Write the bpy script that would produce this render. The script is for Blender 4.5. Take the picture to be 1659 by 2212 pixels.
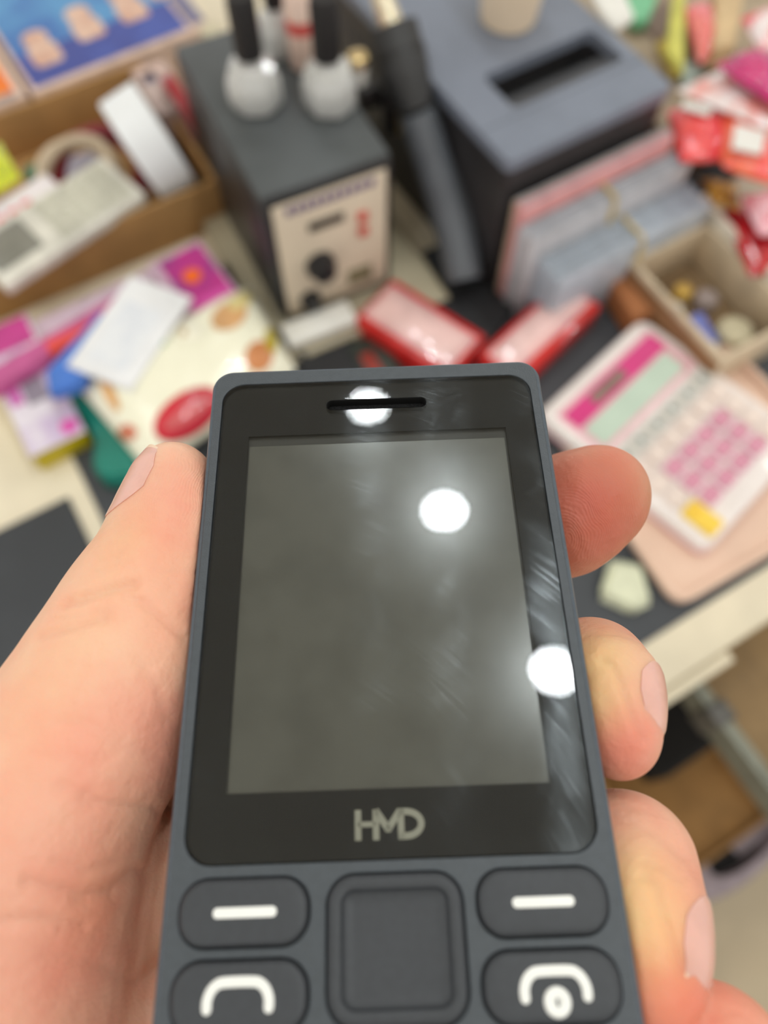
import bpy, bmesh, math, random
import numpy as np
from mathutils import Vector, Matrix
random.seed(7); RNG = np.random.default_rng(7)
for o in list(bpy.data.objects): bpy.data.objects.remove(o)
SC = bpy.context.scene
COL = SC.collection

# ------------------------------------------------------------------ camera
F = 1662.0; CX, CY = 829.5, 1106.0
TABLE = 0.75                       # counter top height (m)
CAM = Vector((0, 0, TABLE + 0.56))
PIT = math.radians(66)
cd = bpy.data.cameras.new('camera'); cam = bpy.data.objects.new('camera', cd); COL.objects.link(cam)
cam.location = CAM; cam.rotation_euler = (math.radians(90) - PIT, 0, 0)
cd.sensor_fit = 'VERTICAL'; cd.sensor_height = 36.0; cd.sensor_width = 27.0
cd.lens = F / 2212 * 36.0
cd.clip_start = 0.01; cd.clip_end = 50
cd.dof.use_dof = True; cd.dof.focus_distance = 0.112
cd.dof.aperture_fstop = cd.lens / 2.55      # a 2.55 mm wide aperture
cd.dof.aperture_blades = 0
SC.camera = cam
SC.view_settings.view_transform = 'Standard'; SC.view_settings.look = 'None'
SC.view_settings.exposure = 0.18; SC.view_settings.gamma = 1
SC.view_settings.use_curve_mapping = False
# ------------------------------------------------------------------ world
wd = bpy.data.worlds.new('world'); SC.world = wd; wd.use_nodes = True
wd.node_tree.nodes['Background'].inputs[0].default_value = (1.0, 0.97, 0.925, 1)
wd.node_tree.nodes['Background'].inputs[1].default_value = 0.85
LAMP_L = 105.0
CEIL = CAM.z + 1.30

# ------------------------------------------------------------------ helpers
def lin(c):
    return tuple(((x/255)/12.92 if x/255 <= 0.04045 else ((x/255+0.055)/1.055)**2.4) for x in c)
MATS = {}
def mat(name, rgb, rough=0.5, metal=0.0, spec=0.5, noise=0.06, nscale=40, bump=0.0, bscale=200, trans=0.0,
        coat=0.0, emit=0.0, rgb2=None, pat=None, sss=0.0):
    if name in MATS: return MATS[name]
    m = bpy.data.materials.new(name); m.use_nodes = True; nt = m.node_tree; N = nt.nodes; L = nt.links
    b = N['Principled BSDF']
    b.inputs['Roughness'].default_value = rough; b.inputs['Metallic'].default_value = metal
    b.inputs['Specular IOR Level'].default_value = spec
    b.inputs['Transmission Weight'].default_value = trans
    b.inputs['Coat Weight'].default_value = coat; b.inputs['Coat Roughness'].default_value = 0.05
    if sss:
        b.inputs['Subsurface Weight'].default_value = sss; b.inputs['Subsurface Scale'].default_value = 0.003
    c = lin(rgb) + (1,)
    tc = N.new('ShaderNodeTexCoord')
    nz = N.new('ShaderNodeTexNoise'); nz.inputs['Scale'].default_value = nscale; nz.inputs['Detail'].default_value = 3
    L.new(tc.outputs['Object'], nz.inputs['Vector'])
    mx = N.new('ShaderNodeMix'); mx.data_type = 'RGBA'
    c2 = (lin(rgb2) + (1,)) if rgb2 else tuple(max(0, min(1, x*(1-noise*3))) for x in c[:3]) + (1,)
    mx.inputs[6].default_value = c; mx.inputs[7].default_value = c2
    rp = N.new('ShaderNodeValToRGB'); rp.color_ramp.elements[0].position = 0.42; rp.color_ramp.elements[1].position = 0.62
    L.new(nz.outputs[0], rp.inputs[0]); L.new(rp.outputs[0], mx.inputs[0]); L.new(mx.outputs[2], b.inputs['Base Color'])
    if bump:
        n2 = N.new('ShaderNodeTexNoise'); n2.inputs['Scale'].default_value = bscale; n2.inputs['Detail'].default_value = 2
        L.new(tc.outputs['Object'], n2.inputs['Vector'])
        bp = N.new('ShaderNodeBump'); bp.inputs['Strength'].default_value = bump; bp.inputs['Distance'].default_value = 0.002
        L.new(n2.outputs[0], bp.inputs['Height']); L.new(bp.outputs[0], b.inputs['Normal'])
    if emit:
        b.inputs['Emission Color'].default_value = c; b.inputs['Emission Strength'].default_value = emit
    MATS[name] = m
    return m

def link(o, parent=None):
    COL.objects.link(o)
    if parent is not None: o.parent = parent
    return o
def meta(o, label=None, cat=None, group=None, kind=None):
    if label: o['label'] = label
    if cat: o['category'] = cat
    if group: o['group'] = group
    if kind: o['kind'] = kind
    return o
def empty(name, loc, yaw=0, label=None, cat=None, group=None):
    o = bpy.data.objects.new(name, None); o.empty_display_size = 0.01
    o.location = loc; o.rotation_euler = (0, 0, yaw)
    link(o); return meta(o, label, cat, group)
def from_bm(name, bm, m, parent=None, smooth=True, loc=None):
    bmesh.ops.recalc_face_normals(bm, faces=bm.faces)
    me = bpy.data.meshes.new(name); bm.to_mesh(me); bm.free()
    me.materials.append(m)
    if smooth:
        for p in me.polygons: p.use_smooth = True
        try: me.set_sharp_from_angle(angle=math.radians(38))
        except Exception: pass
    o = bpy.data.objects.new(name, me); link(o, parent)
    if loc is not None: o.location = loc
    return o
def bm_box(bm, x0, x1, y0, y1, z0, z1, bev=0.0, seg=2, mtx=None):
    r = bmesh.ops.create_cube(bm, size=1.0); vs = r['verts']
    for v in vs:
        v.co = Vector((x0 if v.co.x < 0 else x1, y0 if v.co.y < 0 else y1, z0 if v.co.z < 0 else z1))
    if bev > 0:
        es = list({e for v in vs for e in v.link_edges})
        rr = bmesh.ops.bevel(bm, geom=es, offset=bev, segments=seg, affect='EDGES', profile=0.5)
        vs = list({v for f in rr['faces'] for v in f.verts} | {v for v in vs if v.is_valid})
    if mtx is not None:
        for v in vs: v.co = mtx @ v.co
    return bm
def box(name, dims, m, parent=None, bev=0.001, seg=2, mtx=None):
    bm = bmesh.new(); bm_box(bm, *dims, bev=bev, seg=seg, mtx=mtx)
    return from_bm(name, bm, m, parent)
def rrect(w0, w1, h0, h1, r, n=8):
    pts = []
    for cx, cy, a0 in ((w1-r, h1-r, 0), (w0+r, h1-r, 90), (w0+r, h0+r, 180), (w1-r, h0+r, 270)):
        for i in range(n+1):
            a = math.radians(a0 + 90*i/n); pts.append((cx + r*math.cos(a), cy + r*math.sin(a)))
    return pts
def loft(bm, rings, cap0=True, cap1=True):
    R = [[bm.verts.new(p) for p in ring] for ring in rings]
    n = len(R[0])
    for a, b in zip(R[:-1], R[1:]):
        for i in range(n):
            bm.faces.new((a[i], a[(i+1) % n], b[(i+1) % n], b[i]))
    if cap0: bm.faces.new(R[0][::-1])
    if cap1: bm.faces.new(R[-1])
    return bm
def rr_solid(name, x0, x1, y0, y1, r, prof, m, parent=None, n=8):
    """rounded rectangle swept through profile [(inset, z), ...]"""
    bm = bmesh.new()
    loft(bm, [[(x, y, z) for x, y in rrect(x0+i, x1-i, y0+i, y1-i, max(r-i, 0.00005), n)] for i, z in prof])
    return from_bm(name, bm, m, parent)
def lathe(name, prof, m, parent=None, n=32, loc=(0, 0, 0), axis=None, cap=True, smooth=True):
    bm = bmesh.new()
    loft(bm, [[(r*math.cos(2*math.pi*i/n), r*math.sin(2*math.pi*i/n), z) for i in range(n)] for r, z in prof], cap, cap)
    if axis is not None:
        q = Vector((0, 0, 1)).rotation_difference(Vector(axis)).to_matrix().to_4x4()
        bmesh.ops.transform(bm, matrix=q, verts=bm.verts)
    bmesh.ops.translate(bm, vec=Vector(loc), verts=bm.verts)
    return from_bm(name, bm, m, parent, smooth)
def smooth_path(P, sub=6):
    P = [Vector(p) for p in P]; out = []
    for i in range(len(P)-1):
        p0 = P[max(i-1, 0)]; p1 = P[i]; p2 = P[i+1]; p3 = P[min(i+2, len(P)-1)]
        for k in range(sub):
            t = k/sub
            out.append(0.5*((2*p1) + (p2-p0)*t + (2*p0-5*p1+4*p2-p3)*t*t + (3*p1-p0-3*p2+p3)*t**3))
    out.append(P[-1]); return out
def bm_tube(bm, P, rad, n=10, flat=1.0, up=None):
    P = [Vector(p) for p in P]; rings = []
    last = None
    for i, p in enumerate(P):
        t = (P[min(i+1, len(P)-1)] - P[max(i-1, 0)]).normalized()
        u = up if up is not None else (last if last is not None else (Vector((0, 0, 1)) if abs(t.z) < 0.9 else Vector((1, 0, 0))))
        s = t.cross(u).normalized(); u2 = s.cross(t).normalized(); last = u2
        r = rad[i] if isinstance(rad, (list, tuple)) else rad
        rings.append([p + s*r*math.cos(2*math.pi*k/n) + u2*r*flat*math.sin(2*math.pi*k/n) for k in range(n)])
    return loft(bm, rings)
def tube(name, P, rad, m, parent=None, n=10, sub=6, flat=1.0, up=None):
    bm = bmesh.new(); pts = smooth_path(P, sub) if sub else P
    if isinstance(rad, (list, tuple)) and sub:
        rr = []
        for i in range(len(rad)-1):
            rr += [rad[i] + (rad[i+1]-rad[i])*k/sub for k in range(sub)]
        rad = rr + [rad[-1]]
    bm_tube(bm, pts, rad, n, flat, up)
    return from_bm(name, bm, m, parent)
def plate(name, pts, z0, z1, m, parent=None, bev=0.0, holes=()):
    """flat outline (list of xy) with optional holes, solid between z0 and z1"""
    bm = bmesh.new(); edges = []
    for loop in [pts] + list(holes):
        vs = [bm.verts.new((x, y, z0)) for x, y in loop]
        edges += [bm.edges.new((vs[i], vs[(i+1) % len(vs)])) for i in range(len(vs))]
    bmesh.ops.triangle_fill(bm, edges=edges, use_beauty=True)
    ext = bmesh.ops.extrude_face_region(bm, geom=list(bm.faces))
    for v in [g for g in ext['geom'] if isinstance(g, bmesh.types.BMVert)]: v.co.z = z1
    return from_bm(name, bm, m, parent)

def ray(u, v):
    a = ((u-CX)/F, -(v-CY)/F, 1.0)
    return Vector((a[0], a[1]*math.sin(PIT) + a[2]*math.cos(PIT), a[1]*math.cos(PIT) - a[2]*math.sin(PIT)))
def W(u, v, h=0.0):
    """point on the photo's line of sight at height h above the counter"""
    r = ray(u, v); t = (h - (CAM.z - TABLE))/r.z
    return Vector((r.x*t, r.y*t, TABLE + h))
YAW = math.radians(30.5)          # the counter's direction

def edge_root(name, label, cat, A, B, htop, hbot, group=None):
    """an Empty at a thing's front left foot; x runs along its front edge from A to B"""
    a = W(*A, htop); b = W(*B, htop); d = b - a
    e = empty(name, (a.x, a.y, TABLE + hbot), math.atan2(d.y, d.x), label, cat, group)
    return e, math.hypot(d.x, d.y)
def prism_world(name, P, htop, thick, m, label, cat, group=None, bev=0.0015, r=0.0):
    """a flat thing lying on the counter with outline P (photo points at its top height)"""
    pts = [W(u, v, htop) for u, v in P]
    c = sum(pts, Vector())/len(pts); c.z = TABLE + htop - thick
    bm = bmesh.new()
    loop = [(p.x-c.x, p.y-c.y) for p in pts]
    area = sum(loop[i][0]*loop[(i+1) % len(loop)][1]-loop[(i+1) % len(loop)][0]*loop[i][1] for i in range(len(loop)))
    if area < 0: loop = loop[::-1]
    if r > 0:
        out = []
        n = len(loop)
        for i in range(n):
            p0 = Vector(loop[i-1]); p1 = Vector(loop[i]); p2 = Vector(loop[(i+1) % n])
            a = (p0-p1).normalized()*r; b = (p2-p1).normalized()*r
            for k in range(6):
                t = k/5; out.append(tuple((p1+a)*(1-t)**2 + p1*2*t*(1-t) + (p1+b)*t*t))
        loop = out
    top = [bm.verts.new((x, y, thick)) for x, y in loop]; f = bm.faces.new(top)
    ext = bmesh.ops.extrude_face_region(bm, geom=[f])
    for v in [g for g in ext['geom'] if isinstance(g, bmesh.types.BMVert)]: v.co.z = 0
    if bev: bmesh.ops.bevel(bm, geom=list(bm.edges), offset=min(bev, thick*0.3), segments=2, affect='EDGES')
    o = from_bm(name, bm, m); o.location = c
    return meta(o, label, cat, group), c
def puffy(name, Q, h, thick, m, label, cat, group=None, crinkle=0.002, n=28, parent=None, power=2.0, seed=1):
    """a soft filled pack: four corners at seam height h, belly swelling up and down"""
    q = [W(u, v, hh) for (u, v), hh in zip(Q, h if isinstance(h, (list, tuple)) else [h]*4)]
    c = sum(q, Vector())/4
    rs = np.random.default_rng(seed); ph = rs.uniform(0, 6.28, 8); fr = rs.uniform(2, 9, (8, 2))
    bm = bmesh.new(); T = {}; Bt = {}
    for i in range(n+1):
        for j in range(n+1):
            s, t = i/n, j/n
            p = (q[0]*(1-s) + q[1]*s)*(1-t) + (q[3]*(1-s) + q[2]*s)*t - c
            e = (1-abs(2*s-1)**power)*(1-abs(2*t-1)**power)
            w = sum(math.sin(fr[k][0]*s*6+fr[k][1]*t*6+ph[k]) for k in range(8))/8
            T[i, j] = bm.verts.new(p + Vector((0, 0, thick*0.5*math.sqrt(max(e, 0)) + crinkle*w*min(1, e*3+.1))))
            if i in (0, n) or j in (0, n): Bt[i, j] = T[i, j]
            else: Bt[i, j] = bm.verts.new(p - Vector((0, 0, thick*0.5*math.sqrt(e))))
    for i in range(n):
        for j in range(n):
            bm.faces.new((T[i, j], T[i+1, j], T[i+1, j+1], T[i, j+1]))
            bm.faces.new((Bt[i, j], Bt[i, j+1], Bt[i+1, j+1], Bt[i+1, j]))
    o = from_bm(name, bm, m, parent); o.location = c
    return meta(o, label, cat, group)
def surf_patch(name, parent, P, h, thick, m, lift=0.0):
    """a printed patch on a lying thing: outline P in photo points at height h, as a thin child solid"""
    pw = parent.matrix_world if parent.parent else Matrix.LocRotScale(parent.location, parent.rotation_euler, None)
    inv = pw.inverted()
    hh = h if isinstance(h, (list, tuple)) else [h]*len(P)
    pts = [inv @ W(u, v, z) for (u, v), z in zip(P, hh)]
    area = sum(pts[i].x*pts[(i+1) % len(pts)].y-pts[(i+1) % len(pts)].x*pts[i].y for i in range(len(pts)))
    if area < 0: pts = pts[::-1]
    bm = bmesh.new(); f = bm.faces.new([bm.verts.new(p) for p in pts])
    ext = bmesh.ops.extrude_face_region(bm, geom=[f])
    for v in [g for g in ext['geom'] if isinstance(g, bmesh.types.BMVert)]: v.co.z += thick
    return from_bm(name, bm, m, parent)
def oval(cx, cy, ax, ay, ang=0, n=24):
    c, s = math.cos(math.radians(ang)), math.sin(math.radians(ang))
    return [(cx + ax*math.cos(t)*c - ay*math.sin(t)*s, cy + ax*math.cos(t)*s + ay*math.sin(t)*c) for t in [2*math.pi*i/n for i in range(n)]]

# phone frame: local millimetres (x right, y up the phone, z out of the glass)
RX, RY, RZ = -.505, -.02, .031
def _R(ax, a): return np.array(Matrix.Rotation(a, 3, ax))
PM = _R('X', RX) @ _R('Y', RY) @ _R('Z', RZ)
PT = np.array([-.15, -10.722, -101.896])
RW = np.array([[1, 0, 0], [0, math.sin(PIT), -math.cos(PIT)], [0, math.cos(PIT), math.sin(PIT)]])
PW = RW @ PM
PORG = CAM + Vector(RW @ PT)*0.001
PMAT = Matrix.Translation(PORG) @ Matrix(PW.tolist()).to_4x4()
def HP(u, v, h):
    """phone-frame point (mm) on the line of sight through a photo point, h mm above the glass"""
    r = np.array([(u-CX)/F, -(v-CY)/F, -1.0]); n = PM[:, 2]
    t = ((PT + h*n) @ n)/(r @ n)
    return PM.T @ (r*t - PT)
def HPIX(X):
    """phone-frame points (mm, Nx3) -> photo pixels"""
    c = X @ PM.T + PT
    return np.stack([CX + F*c[:, 0]/-c[:, 2], CY - F*c[:, 1]/-c[:, 2]], 1)

# ------------------------------------------------------------------ room
M_floor = mat('floor_tile', (196, 180, 152), 0.45, nscale=6)
M_ceil = mat('ceiling_paint', (232, 228, 216), 0.9, nscale=3, noise=0.03)
meta(box('floor', (-3, 3, -2.5, 4, -0.05, 0), M_floor, bev=0), kind='structure')
meta(box('ceiling', (-3, 3, -2.5, 4, CEIL, CEIL+0.05), M_ceil, bev=0), kind='structure')
M_lampring = mat('lamp_ring', (225, 225, 222), 0.4)
M_lamp = bpy.data.materials.new('lamp_diffuser'); M_lamp.use_nodes = True
_b = M_lamp.node_tree.nodes['Principled BSDF']
_b.inputs['Base Color'].default_value = (0.9, 0.9, 0.9, 1)
_b.inputs['Emission Color'].default_value = (0.92, 0.98, 1.0, 1); _b.inputs['Emission Strength'].default_value = LAMP_L
def downlight(x, y):
    e = empty('downlight', (x, y, CEIL), 0, 'round white ceiling downlight, unseen, added for overall light', 'ceiling light', 'added ceiling downlights')
    lathe('trim_ring', [(0.046, -0.004), (0.058, -0.004), (0.062, 0.0), (0.046, 0.0)], M_lampring, e, cap=False)
    lathe('diffuser', [(0.047, -0.0006), (0.047, -0.003), (0.040, -0.0045)], M_lamp, e)
    return e
LP = [(-.101, 1.308), (.081, .981), (.290, .586)]
dirv = Vector((.183, -.336))
for k in range(1, 4): LP.append((.272+dirv.x*k*1.05, .547+dirv.y*k*1.05))  # unseen lamps carrying the row on, added for overall light
for k in (-0.5, 1.2, 2.9, 4.4): LP.append((-.094+dirv.x*k-1.15, 1.219+dirv.y*k-.5)); LP.append((-.094+dirv.x*k+1.25, 1.219+dirv.y*k+.75))  # side rows of unseen lamps, added to raise the overall light
for k, (x, y) in enumerate(LP):
    d_ = downlight(x, y)
    if k < 3:
        d_['label'] = 'round ceiling downlight mirrored ' + ('behind the speaker slot of the phone', 'in the upper right of the phone screen', 'on the right black border of the phone screen')[k]
        del d_['group']

# ------------------------------------------------------------------ counter
ct = empty('shop_counter', (W(1393, 1390).x, W(1393, 1390).y, TABLE), YAW, 'cream laminate shop counter top under everything on display', 'counter')
M_cream = mat('cream_laminate', (236, 224, 198), 0.4, nscale=8)
box('counter_top', (-1.1, 0.9, -0.034, 0.95, -0.028, 0), M_cream, ct, 0.004)
M_wood = mat('tan_board', (176, 146, 100), 0.55, nscale=10)
box('side_panel', (0.86, 0.88, 0.0, 0.9, -0.75, -0.028), M_wood, ct)
box('side_panel', (-1.08, -1.06, 0.0, 0.9, -0.75, -0.028), M_wood, ct)
box('back_panel', (-1.06, 0.86, 0.88, 0.9, -0.75, -0.028), M_wood, ct)
MAT_H = 0.003
M_mat = mat('dark_rubber', (62, 65, 70), 0.6, nscale=12, bump=0.05)
def counter_local(p):
    d = p - ct.location; c, s = math.cos(-YAW), math.sin(-YAW)
    return (d.x*c - d.y*s, d.x*s + d.y*c)
m0 = counter_local(W(168, 1010)); me_ = counter_local(W(480, 540))
o = box('counter_mat', (m0[0], 0.62, 0.0, 0.40, 0, MAT_H), M_mat, None, 0.001); o.location = ct.location; o.rotation_euler.z = YAW
meta(o, 'wide dark grey rubber work mat lying under the calculator and the packs', 'mat')
m1 = counter_local(W(150, 1075)); m2 = counter_local(W(215, 1210))
o = box('desk_pad', (m1[0]-0.33, m1[0], -0.12+0.12, m1[1], 0, MAT_H), M_mat, None, 0.001); o.location = ct.location; o.rotation_euler.z = YAW
meta(o, 'smaller dark grey desk pad at the left behind the thumb', 'mat')

# ------------------------------------------------------------------ phone
mm = 0.001
ph = bpy.data.objects.new('keypad_phone', None); ph.empty_display_size = 0.01; link(ph)
ph.matrix_world = PMAT
meta(ph, 'dark grey keypad phone with a blank glossy screen held in a left hand', 'phone')
M_shell = mat('phone_shell', (64, 70, 76), 0.42, noise=0.03, nscale=900, bump=0.12, bscale=5000)
M_band = mat('phone_band', (72, 82, 92), 0.34, noise=0.03, nscale=900, bump=0.08, bscale=5000)
M_black = mat('gap_black', (8, 8, 9), 0.7, noise=0)
M_key = mat('key_rubber', (50, 53, 58), 0.5, noise=0.03, nscale=900, bump=0.06, bscale=4000)
BX, BT, BB = 25.6, 38.9, -79.0
def s_(l): return [(a*mm, b*mm) for a, b in l]
def rr(name, x0, x1, y0, y1, r, prof, m, parent=ph, n=8):
    return rr_solid(name, x0*mm, x1*mm, y0*mm, y1*mm, r*mm, [(a*mm, b*mm) for a, b in prof], m, parent, n)
rr('frame', -BX, BX, BB, BT, 3.4, [(4, -12.6), (2.2, -12.3), (0.9, -11.2), (0.25, -9.5), (0.02, -7), (0.0, -3.0), (0.04, -1.6), (0.16, -0.9), (0.42, -0.42), (0.75, -0.3), (1.3, -0.3), (1.35, -3.0)], M_band, n=12)
# front cover with wells for the glass and the keys
GX, GT, GB, GR = 23.45, 35.6, -32.2, 3.2
keys = []
for sx in (-1, 1):
    keys.append(('soft_key', (9.25, 23.25) if sx > 0 else (-23.25, -9.25), (-40.3, -33.75), 2.9))
    keys.append(('call_key' if sx < 0 else 'end_call_key', (9.1, 23.3) if sx > 0 else (-23.4, -9.2), (-48.2, -41.6), 2.9))
keys.append(('navigation_key', (-7.15, 7.55), (-48.0, -33.75), 3.0))
for r_ in range(4):
    for c_ in range(3):
        x0 = (-23.2, -7.2, 8.9)[c_]; keys.append(('number_key', (x0, x0+14.4), (-55.6-6.6*r_, -49.8-6.6*r_), 2.4))
holes = [s_(rrect(-GX-.12, GX+.12, GB-.12, GT+.12, GR+.1, 10))]
for nm, xs, ys, r in keys:
    holes.append(s_(rrect(xs[0]-.18, xs[1]+.18, ys[0]-.18, ys[1]+.18, r+.15, 8)))
cov = plate('front_cover', s_(rrect(-BX+.85, BX-.85, BB+.85, BT-.85, 2.7, 10)), -0.5*mm, 0.0, M_shell, ph, holes=holes)
bv = cov.modifiers.new('bevel', 'BEVEL'); bv.width = 0.12*mm; bv.segments = 2; bv.limit_method = 'ANGLE'; bv.angle_limit = math.radians(50)
rr('key_well', -24.25, 24.25, -77.6, -32.45, 2, [(0, -3.0), (0, -0.45)], M_black)
rr('glass_gasket', -GX-.1, GX+.1, GB-.1, GT+.1, GR+.1, [(0, -2.6), (0, -2.2)], M_black)
# black print under the glass with the display window cut out
slot = s_(rrect(-7.7, 7.6, 30.15, 32.1, 0.95, 8))
M_mask = mat('black_print', (26, 26, 25), 0.55, noise=0.0, spec=0.2)
WX0, WX1, WT, WB = -19.35, 19.2, 26.42, -24.55
plate('black_border', s_(rrect(-GX+.05, GX-.05, GB+.05, GT-.05, GR, 10)), -0.9*mm, -0.8*mm, M_mask, ph,
      holes=[s_([(WX0, WB), (WX1, WB), (WX1, WT), (WX0, WT)]), slot])
# display panel, a little below the glass
M_lcdf = mat('display_rim', (62, 61, 57), 0.45, noise=0.0, spec=0.3)
dp = rr('display_panel', -20.5, 20.5, -26, 28, 0.5, [(0, -2.1), (0, -1.4)], M_lcdf)
m = mat('display_face', (98, 97, 90), 0.5, noise=0.05, nscale=120, spec=0.45)
nt = m.node_tree; b = nt.nodes['Principled BSDF']
b.inputs['Roughness'].default_value = 0.19
fa = rr('active_area', WX0+.12, WX1-.3, WB-.6, 24.95, 0.05, [(0, -1.42), (0, -1.36)], m, dp, n=1)
rr('ear_speaker_grille', -7.9, 7.8, 29.9, 32.4, 0.9, [(0, -2.3), (0, -1.55)], mat('speaker_cloth', (34, 34, 36), 0.9, nscale=3000, rgb2=(8, 8, 9), bump=0.8, bscale=4000))
# slot wall
bm = bmesh.new(); loop = rrect(-7.75, 7.65, 30.1, 32.15, 1.0, 8)
loop2 = rrect(-7.6, 7.5, 30.25, 32.0, 0.85, 8)
for a, bb in (((loop2, -.01), (loop2, -1.9)),):
    R0 = [bm.verts.new((x*mm, y*mm, a[1]*mm)) for x, y in a[0]]; R1 = [bm.verts.new((x*mm, y*mm, bb[1]*mm)) for x, y in bb[0]]
    for i in range(len(R0)): bm.faces.new((R0[i], R0[(i+1) % len(R0)], R1[(i+1) % len(R0)], R1[i]))
from_bm('ear_speaker_slot', bm, M_black, ph)
# cover glass: clear sheet with finger smears that scatter the lamp reflections
g = bpy.data.materials.new('cover_glass'); g.use_nodes = True; nt = g.node_tree; N = nt.nodes; L = nt.links
N.remove(N['Principled BSDF']); out = N['Material Output']
tr = N.new('ShaderNodeBsdfTransparent'); tr.inputs[0].default_value = (0.93, 0.94, 0.93, 1)
gs = N.new('ShaderNodeBsdfGlossy'); gs.inputs['Roughness'].default_value = 0.012
gr = N.new('ShaderNodeBsdfGlossy'); gr.inputs['Roughness'].default_value = 0.17
an = gr.inputs.get('Anisotropy')
if an: an.default_value = 0.75
vt = N.new('ShaderNodeVectorTransform'); vt.vector_type = 'VECTOR'; vt.convert_from = 'OBJECT'; vt.convert_to = 'WORLD'; vt.inputs[0].default_value = (1, 0, 0)
L.new(vt.outputs[0], gr.inputs['Tangent'])
gr.inputs['Color'].default_value = (0.9, 0.97, 1.0, 1)
tc = N.new('ShaderNodeTexCoord'); mp = N.new('ShaderNodeMapping')
L.new(tc.outputs['Object'], mp.inputs['Vector'])
mp.inputs['Scale'].default_value = (60, 60, 60)
n1 = N.new('ShaderNodeTexNoise'); n1.inputs['Scale'].default_value = 1.2; n1.inputs['Detail'].default_value = 6; n1.inputs['Distortion'].default_value = 1.2
L.new(mp.outputs[0], n1.inputs['Vector'])
rp = N.new('ShaderNodeValToRGB'); rp.color_ramp.elements[0].position = 0.42; rp.color_ramp.elements[1].position = 0.70
rp.color_ramp.elements[1].color = (1, 1, 1, 1)
L.new(n1.outputs[0], rp.inputs[0])
# curved wiping streaks: rings about a point below left, broken up by noise
sub = N.new('ShaderNodeVectorMath'); sub.operation = 'SUBTRACT'; sub.inputs[1].default_value = (-0.034, -0.055, 0)
L.new(tc.outputs['Object'], sub.inputs[0])
ln = N.new('ShaderNodeVectorMath'); ln.operation = 'LENGTH'; L.new(sub.outputs[0], ln.inputs[0])
cmb = N.new('ShaderNodeCombineXYZ')
sx = N.new('ShaderNodeSeparateXYZ'); L.new(sub.outputs[0], sx.inputs[0])
at = N.new('ShaderNodeMath'); at.operation = 'ARCTAN2'; L.new(sx.outputs[1], at.inputs[0]); L.new(sx.outputs[0], at.inputs[1])
m1_ = N.new('ShaderNodeMath'); m1_.operation = 'MULTIPLY'; m1_.inputs[1].default_value = 3200; L.new(ln.outputs['Value'], m1_.inputs[0])
m2_ = N.new('ShaderNodeMath'); m2_.operation = 'MULTIPLY'; m2_.inputs[1].default_value = 7; L.new(at.outputs[0], m2_.inputs[0])
L.new(m1_.outputs[0], cmb.inputs[0]); L.new(m2_.outputs[0], cmb.inputs[1])
n2 = N.new('ShaderNodeTexNoise'); n2.inputs['Scale'].default_value = 1.0; n2.inputs['Detail'].default_value = 3
L.new(cmb.outputs[0], n2.inputs['Vector'])
rp2 = N.new('ShaderNodeValToRGB'); rp2.color_ramp.elements[0].position = 0.46; rp2.color_ramp.elements[1].position = 0.68
L.new(n2.outputs[0], rp2.inputs[0])
mu = N.new('ShaderNodeMath'); mu.operation = 'MULTIPLY'; L.new(rp.outputs[0], mu.inputs[0]); L.new(rp2.outputs[0], mu.inputs[1])
ad = N.new('ShaderNodeMath'); ad.operation = 'MULTIPLY_ADD'; ad.inputs[1].default_value = 0.9; L.new(mu.outputs[0], ad.inputs[0])
am = N.new('ShaderNodeMath'); am.operation = 'MULTIPLY_ADD'; am.inputs[1].default_value = 0.30; am.inputs[2].default_value = 0.06
L.new(rp.outputs[0], am.inputs[0]); L.new(am.outputs[0], ad.inputs[2])
mg = N.new('ShaderNodeMixShader'); L.new(ad.outputs[0], mg.inputs[0]); L.new(gs.outputs[0], mg.inputs[1]); L.new(gr.outputs[0], mg.inputs[2])
fr = N.new('ShaderNodeFresnel'); fr.inputs['IOR'].default_value = 1.5
mxs = N.new('ShaderNodeMixShader'); L.new(fr.outputs[0], mxs.inputs[0]); L.new(tr.outputs[0], mxs.inputs[1]); L.new(mg.outputs[0], mxs.inputs[2])
L.new(mxs.outputs[0], out.inputs['Surface'])
# the sheet itself (front face of the cover glass)
bm = bmesh.new(); edges = []
for loop in (rrect(-GX, GX, GB, GT, GR, 10), rrect(-7.7, 7.6, 30.15, 32.1, 0.95, 8)):
    vs = [bm.verts.new((x*mm, y*mm, -0.02*mm)) for x, y in loop]
    edges += [bm.edges.new((vs[i], vs[(i+1) % len(vs)])) for i in range(len(vs))]
bmesh.ops.triangle_fill(bm, edges=edges, use_beauty=True, normal=Vector((0, 0, 1)))
for f_ in bm.faces:
    if f_.normal.z < 0: f_.normal_flip()
me = bpy.data.meshes.new('cover_glass'); bm.to_mesh(me); bm.free(); me.materials.append(g)
link(bpy.data.objects.new('cover_glass', me), ph)['label'] = 'clear scratched cover glass with finger smears'
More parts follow.
